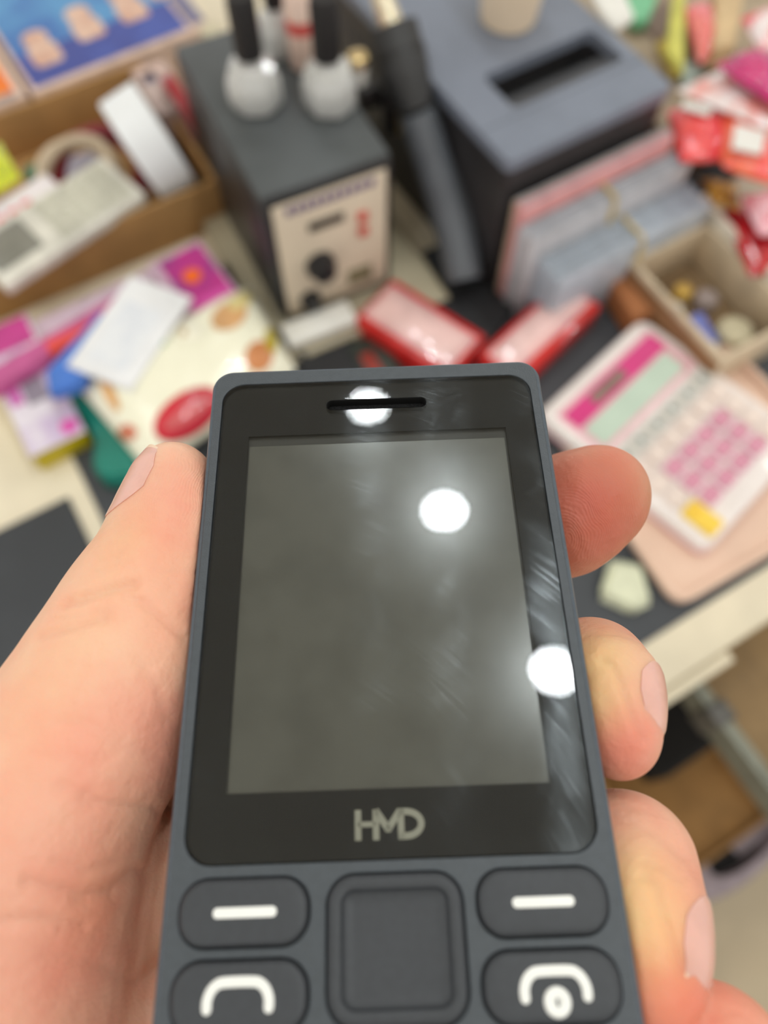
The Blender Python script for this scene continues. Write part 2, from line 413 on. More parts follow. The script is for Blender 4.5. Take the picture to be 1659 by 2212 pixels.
# maker's letters printed under the glass, y in mm
M_logo = mat('letter_silver', (158, 155, 138), 0.4, noise=0)
def pxl(u, v, x0=740, y0=1730, sc=1659/200): return HP(x0+u/sc, y0+v/sc, -0.7)[:2]
bm = bmesh.new()
def stroke(P, w, z0=-0.79, z1=-0.70, bmm=None, cap=False):
    """poly line stroke of width w (mm) as a thin solid"""
    t = bmm or bm; P = [Vector((p[0], p[1])) for p in P]; Lf = []; Rt = []
    for i, p in enumerate(P):
        a = (p - P[i-1]).normalized() if i > 0 else (P[1]-p).normalized()
        c = (P[i+1]-p).normalized() if i < len(P)-1 else a
        d = (a+c).normalized(); nn = Vector((-d.y, d.x)); k = 1/max(0.5, nn.dot(Vector((-a.y, a.x))))
        Lf.append(p+nn*w/2*k); Rt.append(p-nn*w/2*k)
    for i in range(len(P)-1):
        q = [Lf[i], Rt[i], Rt[i+1], Lf[i+1]]
        lo = [t.verts.new((v.x*mm, v.y*mm, z0*mm)) for v in q]; hi = [t.verts.new((v.x*mm, v.y*mm, z1*mm)) for v in q]
        t.faces.new(hi); t.faces.new(lo[::-1])
        for k in range(4): t.faces.new((lo[k], lo[(k+1) % 4], hi[(k+1) % 4], hi[k]))
y_t, y_b = -26.85, -30.2
xs_ = lambda px: -4.25 + (px-150)/1380*8.25
H_ = 3.3
def yy(fr): return y_t - fr*H_
lw = 0.74
stroke([(xs_(235), yy(0.0)), (xs_(235), yy(1.0))], lw)
stroke([(xs_(235), yy(0.48)), (xs_(580), yy(0.48))], lw*.8)
stroke([(xs_(580), yy(0.0)), (xs_(580), yy(1.0))], lw)
stroke([(xs_(575), yy(0.02)), (xs_(815), yy(0.66))], lw*1.05)
stroke([(xs_(815), yy(0.66)), (xs_(1060), yy(0.04))], lw*1.05)
stroke([(xs_(760), yy(0.70)), (xs_(870), yy(0.70))], lw*.5)
stroke([(xs_(1065), yy(0.02)), (xs_(1065), yy(1.0))], lw)
arc = [(xs_(1010), yy(0.1))] + [(xs_(1180) + 1.75*math.cos(math.radians(a)) - .1, yy(0.5) + 1.32*math.sin(math.radians(a))) for a in range(90, -91, -12)] + [(xs_(1010), yy(0.9))]
stroke(arc, lw)
from_bm('maker_letters', bm, M_logo, ph, smooth=False)['label'] = 'silver letters HMD under the screen'
# keys
M_icon = mat('key_print', (236, 236, 232), 0.4, noise=0, spec=0.5)
def key_profile(hgt): return [(0.0, -0.3), (0.0, hgt-.45), (0.12, hgt-.2), (0.4, hgt-.05), (0.9, hgt), (1.8, hgt+.04)]
for nm, xs, ys, r in keys:
    if nm == 'navigation_key':
        k = rr(nm, xs[0], xs[1], ys[0], ys[1], r, [(0, -0.3), (0, .35), (.15, .62), (.5, .8), (1.1, .82), (1.45, .66), (1.65, .2), (1.95, -.05), (3.0, -.12)], M_key, n=10)
        k['label'] = 'square navigation key with a raised rim'
    else:
        k = rr(nm, xs[0], xs[1], ys[0], ys[1], r, key_profile(.85), M_key, n=10)
    cx_, cy_ = (xs[0]+xs[1])/2, (ys[0]+ys[1])/2
    if nm == 'soft_key':
        rr('dash_mark', (-19.5 if cx_ < 0 else 12.9), (-12.6 if cx_ < 0 else 19.6), -37.6, -36.55, .5, [(0, .8), (0, .95), (.12, 1.0)], M_icon, k)
    if nm in ('call_key', 'end_call_key'):
        t = bmesh.new(); ox = cx_ + (0.0 if cx_ < 0 else 0.25); oy = -44.1
        P = [(-3.2, -1.75), (-3.2, -1.0), (-2.9, -.2), (-2.35, .35), (-1.5, .6), (1.5, .6), (2.35, .35), (2.9, -.2), (3.2, -1.0), (3.2, -1.75)]
        bm_tube(t, smooth_path([((ox+x)*mm, (oy+y)*mm, .93*mm) for x, y in P], 4), .52*mm, 10, .35, Vector((0, 0, 1)))
        for x in (-3.2, 3.2):
            rr_ = bmesh.ops.create_uvsphere(t, u_segments=12, v_segments=8, radius=.52*mm)
            for v in rr_['verts']: v.co = Vector((v.co.x + (ox+x)*mm, v.co.y + (oy-1.75)*mm, v.co.z*.35 + .93*mm))
        from_bm('handset_mark', t, M_icon, k)
        if cx_ > 0:
            lathe('power_mark', [(0.0005*mm, .9*mm), (.30*mm, .9*mm), (.42*mm, 1.08*mm), (.95*mm, 1.2*mm), (1.3*mm, 1.12*mm), (1.45*mm, .85*mm)], M_icon, k, n=32, loc=((ox+.05)*mm, (oy-2.15)*mm, 0), cap=False)
            box('power_mark', ((ox-.05)*mm, (ox+.15)*mm, (oy-2.55)*mm, (oy-1.85)*mm, .9*mm, 1.12*mm), mat('print_grey', (120, 120, 118), .5, noise=0), k, 0)

# ------------------------------------------------------------------ hand (one continuous skin, phone frame, mm)
def C_(*a): return np.array(a, float)
def smin(a, b, k):
    h = np.maximum(k-np.abs(a-b), 0)/k
    return np.minimum(a, b) - h*h*k*0.25
def seg(P, a, b, ra, rb):
    ba = (b-a).astype(P.dtype); pa = P - a.astype(P.dtype)
    h = np.clip((pa @ ba)/float(ba @ ba), 0, 1)
    return np.linalg.norm(pa - h[..., None]*ba, axis=-1) - (ra + (rb-ra)*h)
def chain(P, nodes, k):
    d = None
    for (a, ra), (b, rb) in zip(nodes[:-1], nodes[1:]):
        s = seg(P, a, b, ra, rb); d = s if d is None else smin(d, s, k)
    return d
def hp(u, v, h, r): return (HP(u, v, h), r)
THUMB = [hp(374, 1042, -6.0, 6.2), hp(368, 1120, -6.2, 7.0), hp(347, 1215, -7.0, 8.0), hp(292, 1330, -8.0, 9.9),
         hp(218, 1490, -9.0, 11.2), hp(138, 1650, -10.5, 12.5), hp(40, 1830, -13, 15.3), hp(-55, 2120, -18, 20)]
THUMB2 = [hp(392, 1300, -9.5, 6.0), hp(330, 1450, -10, 7.5), hp(250, 1600, -11, 8.5)]
INDEX = [hp(1302, 1060, -15.5, 7.3), hp(1265, 1082, -16.5, 8.6), hp(1190, 1112, -19.5, 8.8), (C_(8, 8, -24), 8.6), (C_(-12, 2, -27), 9.4), (C_(-46, -22, -30), 11)]
INDEX2 = [hp(1290, 1090, -16, 7.2), hp(1225, 1130, -17.5, 8.2), hp(1160, 1140, -20, 8.2)]
MIDDLE = [hp(1337, 1600, -7.5, 4.9), hp(1325, 1550, -8.5, 6.0), hp(1308, 1490, -10.5, 7.2), hp(1278, 1462, -15.5, 8.0), hp(1215, 1475, -20, 8.1), (C_(2, -16, -23), 8.6), (C_(-14, -20, -28), 9.4), (C_(-44, -40, -32), 11)]
RING = [hp(1402, 2150, -8.0, 5.4), hp(1392, 2070, -9.0, 6.7), hp(1378, 1975, -10.5, 7.7), hp(1345, 1870, -14.5, 8.7), hp(1250, 1850, -20, 8.4), (C_(4, -36, -23), 8.6), (C_(-12, -40, -28), 9.4), (C_(-38, -57, -33), 11)]
PINKY = [hp(1520, 2440, -8.5, 5.4), hp(1545, 2370, -9.0, 6.4), hp(1540, 2300, -12, 7.8), hp(1440, 2300, -17.5, 7.6), (C_(10, -54, -21), 7.8), (C_(-6, -58, -26), 8.4), (C_(-30, -72, -31), 10)]
PALM = [[(C_(-46, -22, -30), 10), (C_(-80, -98, -30), 15)], [(C_(-44, -40, -32), 10.5), (C_(-78, -104, -32), 15)],
        [(C_(-38, -57, -33), 10.5), (C_(-74, -110, -33), 15)], [(C_(-30, -72, -31), 11), (C_(-66, -112, -30), 15)],
        [(C_(-32, -66, -30), 11), (C_(-52, -92, -24), 15)], [(C_(-60, -60, -26), 13), (C_(-70, -84, -24), 16)]]
FOREARM = [(C_(-72, -106, -32), 20), (C_(-92, -134, -38), 20), (C_(-122, -178, -46), 24)]
FOREARM2 = [(C_(-84, -98, -31), 18), (C_(-104, -128, -36), 20), (C_(-134, -170, -44), 23)]
def phone_sd(P, inf=0.12):
    c = np.array([0, (BT+BB)/2, -6.2]); b = np.array([BX-3.2, (BT-BB)/2-3.2, 6.4-2.4])
    q = np.abs(P - c.astype(P.dtype)) - b.astype(P.dtype)
    q[..., 2] *= 1.0
    return np.linalg.norm(np.maximum(q*np.array([1, 1, 1.3333]), 0), axis=-1) + np.minimum(np.max(q, axis=-1), 0) - (3.2+inf)
def hand_sd(P):
    idx = smin(chain(P, INDEX, 2.0), chain(P, INDEX2, 2.0), 3.0)
    mid = chain(P, MIDDLE, 2.5); rng = chain(P, RING, 2.5); pnk = chain(P, PINKY, 2.5)
    fg = smin(smin(smin(idx, mid, .5), rng, .5), pnk, .5)
    palm = None
    for c in PALM:
        s = chain(P, c, 3); palm = s if palm is None else smin(palm, s, 6)
    fo = smin(chain(P, FOREARM, 6), chain(P, FOREARM2, 6), 10)
    palm = smin(palm, fo, 14)
    th = smin(chain(P, THUMB, 5), chain(P, THUMB2, 3), 6)
    d = smin(fg, palm, 5.0); d = smin(d, th, 5.0)
    ps = phone_sd(P)
    k = 0.5; h = np.maximum(k-np.abs(d+ps), 0)/k
    return np.maximum(d, -ps) + h*h*k*0.25
VX = 1.05
lo = np.array([-150., -205., -64.]); hi = np.array([50., 42., 6.])
nx, ny, nz = [int(math.ceil(c)) for c in (hi-lo)/VX]
xs = lo[0] + np.arange(nx)*VX; ys = lo[1] + np.arange(ny)*VX; zs = lo[2] + np.arange(nz)*VX
S = np.empty((nx, ny, nz), np.float32)
# coarse pass decides which slabs hold the surface
for i0 in range(0, nx, 16):
    i1 = min(nx, i0+16)
    for j0 in range(0, ny, 16):
        j1 = min(ny, j0+16)
        ccx = (xs[i0]+xs[i1-1])/2; ccy = (ys[j0]+ys[j1-1])/2
        Q = np.stack(np.broadcast_arrays(ccx, ccy, zs[::8]), -1).astype(np.float32)
        if hand_sd(Q).min() > 18:
            S[i0:i1, j0:j1] = 10; continue
        g = np.stack(np.meshgrid(xs[i0:i1], ys[j0:j1], zs, indexing='ij'), -1).astype(np.float32)
        S[i0:i1, j0:j1] = hand_sd(g)
ins = S < 0
cnt = sum(ins[a:nx-1+a, b:ny-1+b, c:nz-1+c].astype(np.int8) for a in (0, 1) for b in (0, 1) for c in (0, 1))
mix = (cnt > 0) & (cnt < 8)
ci = np.argwhere(mix); idm = -np.ones(mix.shape, np.int64); idm[mix] = np.arange(len(ci))
acc = np.zeros((len(ci), 3)); num = np.zeros(len(ci))
corners = [(a, b, c) for a in (0, 1) for b in (0, 1) for c in (0, 1)]
for a in corners:
    for ax in range(3):
        if a[ax] == 1: continue
        b = list(a); b[ax] = 1
        sa = S[ci[:, 0]+a[0], ci[:, 1]+a[1], ci[:, 2]+a[2]]; sb = S[ci[:, 0]+b[0], ci[:, 1]+b[1], ci[:, 2]+b[2]]
        mk = (sa < 0) != (sb < 0); t = np.where(mk, sa/np.where(mk, sa-sb, 1), 0)
        p = np.array(a, float)[None].repeat(len(ci), 0); p[:, ax] += t
        acc[mk] += p[mk]; num[mk] += 1
V = lo + (ci + acc/num[:, None])*VX
faces = []
for ax in range(3):
    o1, o2 = [(1, 2), (2, 0), (0, 1)][ax]
    sl0 = [slice(None)]*3; sl1 = [slice(None)]*3; sl0[ax] = slice(0, -1); sl1[ax] = slice(1, None)
    A = ins[tuple(sl0)]; B = ins[tuple(sl1)]
    E_ = np.argwhere(A != B)
    E_ = E_[(E_[:, o1] > 0) & (E_[:, o2] > 0) & (E_[:, o1] < S.shape[o1]-1) & (E_[:, o2] < S.shape[o2]-1)]
    sgn = A[E_[:, 0], E_[:, 1], E_[:, 2]]
    q = []
    for d1, d2 in ((-1, -1), (0, -1), (0, 0), (-1, 0)):
        c = E_.copy(); c[:, o1] += d1; c[:, o2] += d2; q.append(idm[c[:, 0], c[:, 1], c[:, 2]])
    q = np.stack(q, 1); q[~sgn] = q[~sgn][:, ::-1]; faces.append(q)
faces = np.concatenate(faces); faces = faces[(faces >= 0).all(1)]
# split every face in four so the folds come out fine
ed = np.sort(np.concatenate([faces[:, [0, 1]], faces[:, [1, 2]], faces[:, [2, 3]], faces[:, [3, 0]]]), 1)
ue, inv_ = np.unique(ed[:, 0]*len(V) + ed[:, 1], return_inverse=True); inv_ = inv_.ravel()
nf, nv, ne = len(faces), len(V), len(ue)
em = (V[ue//nv] + V[ue % nv])/2; fc = V[faces].mean(1)
e4 = inv_.reshape(4, nf).T + nv; fi = np.arange(nf) + nv + ne
faces = np.concatenate([np.stack([faces[:, k], e4[:, k], fi, e4[:, k-1]], 1) for k in range(4)])
V = np.concatenate([V, em, fc])
def grad(P, e=0.15):
    K = np.array([[1, -1, -1], [-1, -1, 1], [-1, 1, -1], [1, 1, 1]], float)
    return sum(k*hand_sd(P+k*e)[:, None] for k in K)/(4*e)
for it in range(2):
    gN = grad(V); gl = (gN**2).sum(1, keepdims=True)
    V = V - np.clip(hand_sd(V)[:, None]*gN/np.maximum(gl, .2), -.5, .5)
gN = grad(V, .3); NRM = gN/np.linalg.norm(gN, axis=1, keepdims=True)
# skin folds: shallow grooves that run along given lines on the camera side
PX = HPIX(V)
camloc = -PM.T @ PT
view = V - camloc; view /= np.linalg.norm(view, axis=1, keepdims=True)
facing = np.clip(-(view*NRM).sum(1)*3 + 1.0, 0, 1)
CREASES = [([(138, 1303), (190, 1287), (245, 1270), (290, 1262)], 11, .85), ([(85, 1372), (150, 1354), (225, 1335)], 11, .65),
           ([(270, 1285), (310, 1300), (350, 1335), (400, 1378)], 9, .42), ([(110, 1340), (170, 1328), (230, 1318)], 7, .25),
           ([(200, 1240), (240, 1225), (262, 1190)], 7, .22), ([(215, 1215), (255, 1200)], 6, .2), ([(330, 1230), (380, 1240), (420, 1235)], 7, .14),
           ([(120, 1560), (200, 1570), (280, 1620), (350, 1640)], 16, .22), ([(300, 1420), (340, 1480), (360, 1560)], 13, .18),
           ([(180, 1725), (250, 1742), (335, 1745)], 12, .42), ([(130, 1700), (200, 1712)], 9, .25), ([(60, 1905), (180, 1935), (240, 1925), (300, 1880)], 14, .55), ([(0, 1990), (90, 1985), (180, 2000)], 14, .4),
           ([(120, 1860), (190, 1880), (260, 1860)], 10, .25), ([(100, 2060), (200, 2080), (300, 2120)], 14, .2),
           ([(1300, 1425), (1325, 1440), (1340, 1470), (1360, 1530), (1392, 1600)], 8, .4),
           ([(1385, 1890), (1415, 1905), (1425, 1960), (1455, 2040), (1480, 2110)], 11, .42), ([(1320, 1760), (1400, 1790), (1480, 1850)], 13, .28),
           ([(1345, 1735), (1410, 1760)], 8, .12), ([(1395, 1860), (1440, 1880), (1470, 1900)], 9, .25)]
disp = np.zeros(len(V))
for P_, w, dep in CREASES:
    dmin = np.full(len(V), 1e9)
    for a, b in zip(P_[:-1], P_[1:]):
        a = np.array(a, float); b = np.array(b, float); ba = b-a
        h = np.clip(((PX-a) @ ba)/(ba @ ba), 0, 1); dmin = np.minimum(dmin, np.linalg.norm(PX-a-h[:, None]*ba, axis=1))
    disp += dep*np.exp(-(dmin/w)**2)
V = V - NRM*(disp*facing)[:, None]
# skin colour: blood and pressure patches, painted shade on the index (mm centres)
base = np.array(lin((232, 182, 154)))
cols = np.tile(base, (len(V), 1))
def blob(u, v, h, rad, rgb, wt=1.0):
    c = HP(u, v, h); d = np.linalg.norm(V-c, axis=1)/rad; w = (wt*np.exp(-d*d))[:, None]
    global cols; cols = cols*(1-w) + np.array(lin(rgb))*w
blob(1290, 1090, -10, 17, (190, 106, 80), .97); blob(1265, 1100, -9, 9, (184, 88, 70), .75)  # index pad reddened, and darkened for the shade behind the phone
blob(1385, 1070, -14, 5, (184, 124, 88), .6)
blob(1350, 1390, -14, 8, (206, 140, 114), .85); blob(1330, 1620, 0, 8.5, (208, 96, 80), .97); blob(1290, 1450, -6, 5.5, (226, 186, 122), .9); blob(1285, 1510, -3, 4, (224, 188, 126), .6)
blob(1400, 1510, -6, 6, (222, 158, 138), .7)
blob(1430, 2130, -4, 10, (218, 104, 84), .95); blob(1370, 1985, 0, 7, (236, 200, 140), .9); blob(1375, 1900, -5, 5, (236, 200, 140), .6)
blob(1340, 1760, -12, 8, (206, 150, 130), .5); blob(1480, 1930, -8, 5, (220, 140, 120), .7)
blob(1600, 2230, -10, 12, (222, 142, 118), .7)
blob(360, 1070, 0, 7, (226, 150, 128), .7); blob(360, 1180, 0, 5, (228, 142, 122), .7); blob(370, 1330, -2, 6, (228, 148, 126), .6)
blob(290, 1200, -2, 6, (226, 178, 134), .7); blob(230, 1380, 0, 10, (232, 180, 146), .5)
blob(170, 1640, 0, 12, (230, 152, 132), .7); blob(90, 1520, 0, 12, (232, 182, 148), .6); blob(330, 1560, -3, 7, (226, 150, 132), .5)
blob(60, 2000, 0, 10, (218, 150, 130), .4); blob(220, 2130, -3, 14, (226, 142, 122), .7); blob(240, 1960, -6, 6, (222, 148, 118), .6)
fpr = np.exp(-(np.linalg.norm(V-HP(1265, 1100, -9), axis=1)/11)**4) + np.exp(-(np.linalg.norm(V-HP(385, 1060, 0), axis=1)/6)**4)
hm = bpy.data.meshes.new('hand')
hm.from_pydata((V*mm).tolist(), [], faces.tolist()); hm.update()
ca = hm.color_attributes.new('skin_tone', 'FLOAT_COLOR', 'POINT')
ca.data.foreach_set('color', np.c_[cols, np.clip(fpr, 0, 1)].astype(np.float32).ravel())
hm.polygons.foreach_set('use_smooth', [True]*len(hm.polygons))
sk = bpy.data.materials.new('skin'); sk.use_nodes = True; nt = sk.node_tree; N = nt.nodes; L = nt.links; b = N['Principled BSDF']
b.inputs['Roughness'].default_value = 0.46; b.inputs['Specular IOR Level'].default_value = 0.42
b.inputs['Subsurface Weight'].default_value = 0.35; b.inputs['Subsurface Scale'].default_value = 0.0022
b.inputs['Subsurface Radius'].default_value = (1.0, 0.35, 0.2)
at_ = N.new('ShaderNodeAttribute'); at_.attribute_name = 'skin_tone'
tc = N.new('ShaderNodeTexCoord')
nz_ = N.new('ShaderNodeTexNoise'); nz_.inputs['Scale'].default_value = 130; nz_.inputs['Detail'].default_value = 5; L.new(tc.outputs['Object'], nz_.inputs['Vector'])
mr = N.new('ShaderNodeMapRange'); mr.inputs['From Min'].default_value = .3; mr.inputs['From Max'].default_value = .7; mr.inputs['To Min'].default_value = .90; mr.inputs['To Max'].default_value = 1.1
L.new(nz_.outputs[0], mr.inputs['Value'])
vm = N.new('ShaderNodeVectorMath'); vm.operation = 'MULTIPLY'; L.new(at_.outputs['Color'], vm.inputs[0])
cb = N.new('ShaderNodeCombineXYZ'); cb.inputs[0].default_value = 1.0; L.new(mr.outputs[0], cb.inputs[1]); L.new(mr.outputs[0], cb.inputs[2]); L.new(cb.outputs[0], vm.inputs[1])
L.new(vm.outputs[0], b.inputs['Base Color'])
# ridges: loops about the whorl of the pad
wc = HP(1225, 1165, -12)*mm
sb = N.new('ShaderNodeVectorMath'); sb.operation = 'SUBTRACT'; sb.inputs[1].default_value = tuple(wc); L.new(tc.outputs['Object'], sb.inputs[0])
sc_ = N.new('ShaderNodeVectorMath'); sc_.operation = 'MULTIPLY'; sc_.inputs[1].default_value = (1.0, 0.8, 0.3); L.new(sb.outputs[0], sc_.inputs[0])
nd = N.new('ShaderNodeTexNoise'); nd.inputs['Scale'].default_value = 160; nd.inputs['Detail'].default_value = 1; L.new(tc.outputs['Object'], nd.inputs['Vector'])
le = N.new('ShaderNodeVectorMath'); le.operation = 'LENGTH'; L.new(sc_.outputs[0], le.inputs[0])
ma = N.new('ShaderNodeMath'); ma.operation = 'MULTIPLY_ADD'; ma.inputs[1].default_value = 0.0035; L.new(nd.outputs[0], ma.inputs[0]); L.new(le.outputs['Value'], ma.inputs[2])
mf = N.new('ShaderNodeMath'); mf.operation = 'MULTIPLY'; mf.inputs[1].default_value = 2*math.pi/0.00037; L.new(ma.outputs[0], mf.inputs[0])
sn = N.new('ShaderNodeMath'); sn.operation = 'SINE'; L.new(mf.outputs[0], sn.inputs[0])
rg = N.new('ShaderNodeMath'); rg.operation = 'MULTIPLY'; L.new(sn.outputs[0], rg.inputs[0]); L.new(at_.outputs['Alpha'], rg.inputs[1])
vo = N.new('ShaderNodeTexVoronoi'); vo.inputs['Scale'].default_value = 1500; L.new(tc.outputs['Object'], vo.inputs['Vector'])
ns = N.new('ShaderNodeTexNoise'); ns.inputs['Scale'].default_value = 420; ns.inputs['Detail'].default_value = 5; L.new(tc.outputs['Object'], ns.inputs['Vector'])
b1 = N.new('ShaderNodeBump'); b1.inputs['Strength'].default_value = 0.25; b1.inputs['Distance'].default_value = 0.00006; L.new(rg.outputs[0], b1.inputs['Height'])
b2 = N.new('ShaderNodeBump'); b2.inputs['Strength'].default_value = 0.35; b2.inputs['Distance'].default_value = 0.00012; L.new(vo.outputs['Distance'], b2.inputs['Height']); L.new(b1.outputs[0], b2.inputs['Normal'])
b3 = N.new('ShaderNodeBump'); b3.inputs['Strength'].default_value = 0.6; b3.inputs['Distance'].default_value = 0.0005; L.new(ns.outputs[0], b3.inputs['Height']); L.new(b2.outputs[0], b3.inputs['Normal'])
L.new(b3.outputs[0], b.inputs['Normal'])
hm.materials.append(sk)
hand = bpy.data.objects.new('hand', hm); link(hand); hand.matrix_world = PMAT
meta(hand, 'bare left hand of a person gripping the dark grey keypad phone', 'hand')
# nails: thin plates that follow the skin of the fingertip
M_nail = mat('nail', (230, 172, 158), 0.25, noise=0.02, nscale=300, sss=0.2, coat=0.15)
M_tip = mat('nail_tip', (238, 206, 180), 0.3, noise=0.02)
def nail_on(nodes, out, wdt, t0, t1, lab, lift=.16):
    """t runs in mm from the first node (0) back along the finger; negative t reaches past the tip"""
    P0, P1, P2 = nodes[0][0], nodes[1][0], nodes[2][0]
    L1 = np.linalg.norm(P1-P0)
    def axp(t): return P0 + (P1-P0)*t/L1 if t < L1 else P1 + (P2-P1)/np.linalg.norm(P2-P1)*(t-L1)
    ax = (P0-P2); ax /= np.linalg.norm(ax)
    ou = np.array(out, float); ou -= ax*(ou @ ax); ou /= np.linalg.norm(ou); sd = np.cross(ax, ou)
    n, k = 18, 16; rad = nodes[1][1]
    G0 = np.zeros((n+1, k+1, 3)); D0 = np.zeros((n+1, k+1, 3))
    for i in range(n+1):
        for j in range(k+1):
            q = -1 + 2*j/k; t = t0 + (t1-t0)*i/n
            t += (1.6*q*q if i == 0 else 0) + (1.6*q*q*(1-i/n) if i > 0 else 0) - 3.2*q*q*(i/n)
            a = q*wdt/2/rad*(1-.12*abs(i/n-.5)*2)
            d = ou*math.cos(a) + sd*math.sin(a)
            G0[i, j] = axp(max(t, 0)) + ax*max(-t, 0); D0[i, j] = d
    T_ = np.zeros((n+1, k+1)) + 2.0
    for _ in range(60):
        s_v = hand_sd((G0 + D0*T_[..., None]).reshape(-1, 3)).reshape(n+1, k+1); T_ -= s_v*.8
    top = G0 + D0*(T_ + lift)[..., None]
    # the free edge stands a little proud of the fingertip
    for i in range(0, 4): top[i] = top[4] + (top[4]-top[6])*(4-i)/2*1.0 - D0[4]*0.12*(4-i)
    prev = None
    for name, i0, i1, mt in (('fingernail', 1, n, M_nail), ('nail_edge', 0, 1, M_tip)):
        bm = bmesh.new(); A = {}; B_ = {}
        for i in range(i0, i1+1):
            for j in range(k+1):
                A[i, j] = bm.verts.new(top[i, j]*mm); B_[i, j] = bm.verts.new((top[i, j]-D0[i, j]*.4)*mm)
        for i in range(i0, i1):
            for j in range(k):
                bm.faces.new((A[i, j], A[i+1, j], A[i+1, j+1], A[i, j+1])); bm.faces.new((B_[i, j], B_[i, j+1], B_[i+1, j+1], B_[i+1, j]))
        for i in range(i0, i1):
            for j in (0, k): bm.faces.new((A[i, j], A[i+1, j], B_[i+1, j], B_[i, j]))
        for j in range(k):
            for i in (i0, i1): bm.faces.new((A[i, j], A[i, j+1], B_[i, j+1], B_[i, j]))
        prev = from_bm(name, bm, mt, prev or hand)
        if name == 'fingernail': prev['label'] = lab
nail_on(THUMB, (-1, .1, .75), 11.5, -4.7, 8.0, 'thumbnail seen edge on')
nail_on(MIDDLE, (1.0, .45, .42), 8.5, -1.6, 9.0, 'nail of the middle finger')
nail_on(RING, (1.0, .45, .45), 9.0, -1.0, 9.5, 'nail of the ring finger')

# ------------------------------------------------------------------ things on the counter
def slab(name, label, cat, A, B, htop, hbot, depth, m, bev=0.001, group=None, body='body', wall=None):
    e, w = edge_root(name, label, cat, A, B, htop, hbot, group)
    box(body, (0, w, 0, depth, 0, htop-hbot), m, e, bev)
    return e, w, htop-hbot
def deco(name, e, x0, x1, y0, y1, z0, z1, m, bev=0.0003): return box(name, (x0, x1, y0, y1, z0, z1), m, e, bev)
M_white = mat('white_plastic', (232, 230, 224), 0.35, noise=0.02)
M_blk = mat('black_plastic', (30, 29, 31), 0.4, noise=0.03)
M_dkst = mat('station_case', (74, 78, 80), 0.45, nscale=30, noise=0.04, bump=0.05)

# boards under the soldering station
BH = 0.014
e, w = edge_root('base_board', 'beige board lying flat under the black hot air station', 'board', (600, 792), (972, 642), BH, MAT_H)
M_bei = mat('beige_board', (186, 176, 150), 0.6, nscale=14)
box('board', (0, w, 0, 0.235, 0, 0.005), M_bei, e, 0.001); box('top_layer', (0, w, 0, 0.235, 0.006, BH-MAT_H), M_bei, e, 0.001)
box('middle_layer', (0.002, w-0.002, 0.002, 0.233, 0.005, 0.006), mat('white_layer', (226, 226, 224), .5), e, 0)
e, w, t = slab('paper_box', 'flat white and tan carton strip in front of the hot air station', 'carton', (628, 745), (772, 688), BH+.016, BH, 0.022, M_white)
deco('tan_stripe', e, -.0003, w+.0003, -.0006, .001, .005, .010, mat('tan_print', (172, 158, 124), .5))

# hot air station
M_cream2 = mat('station_front', (222, 206, 184), 0.5, nscale=20, noise=0.03)
A = W(560, 430, .150); B = W(845, 330, .150); wS = math.hypot((B-A).x, (B-A).y); yS = math.atan2((B-A).y, (B-A).x)
st = empty('hot_air_station', (A.x, A.y, TABLE+BH), yS, 'black cased hot air soldering station with cream front panel', 'soldering station')
HS = .150-BH
box('case', (0, wS, 0.0, 0.182, 0.002, HS), M_dkst, st, 0.003)
box('side_cover', (-.0012, .001, 0.004, 0.178, 0.004, HS-.004), M_blk, st, 0.0005)
box('front_bezel', (0.001, wS-.001, -0.004, 0.002, 0.002, HS-.001), M_blk, st, 0.002)
fp = box('front_panel', (.006, wS-.006, -.0055, -.003, .008, HS-.008), M_cream2, st, .001)
lt = bmesh.new()
for k in range(10): bm_box(lt, .016+k*.0074, .0215+k*.0074, -.0062, -.005, HS-.018, HS-.0115)
from_bm('brand_print', lt, mat('purple_print', (84, 66, 120), .5, noise=0), fp)
box('display_window', (.032, .062, -.0066, -.005, HS-.042, HS-.033), mat('display_dark', (40, 36, 30), .3), fp, .001)
def knob(x, z, r, nm, m, L=.012):
    k = lathe(nm, [(r, 0), (r*1.0, L*.4), (r*.82, L*.45), (r*.76, L), (r*.5, L*1.05)], m, st, 24, axis=(0, -1, 0)); k.location = (x, -.0055, z); return k
k = knob(.038, .058, .0125, 'dial', M_blk, .014)
box('pointer', (-.002, .002, -.016, -.0143, -.008, .008), M_blk, k, .0004)
knob(.026, .022, .009, 'dial', M_blk, .011)
for z in (.092, .077): box('red_button', (.073, .081, -.009, -.005, z-.004, z+.004), mat('red_button', (206, 62, 52), .4), st, .001)
box('rating_label', (.062, .084, -.0066, -.0052, .020, .036), mat('olive_print', (120, 112, 84), .5), fp, .0003)
for x, y in ((.012, .012), (wS-.012, .012), (.012, .17), (wS-.012, .17)):
    f_ = lathe('foot', [(.006, -0.002), (.006, .003)], M_blk, st, 16); f_.location = (x, y, .0021)

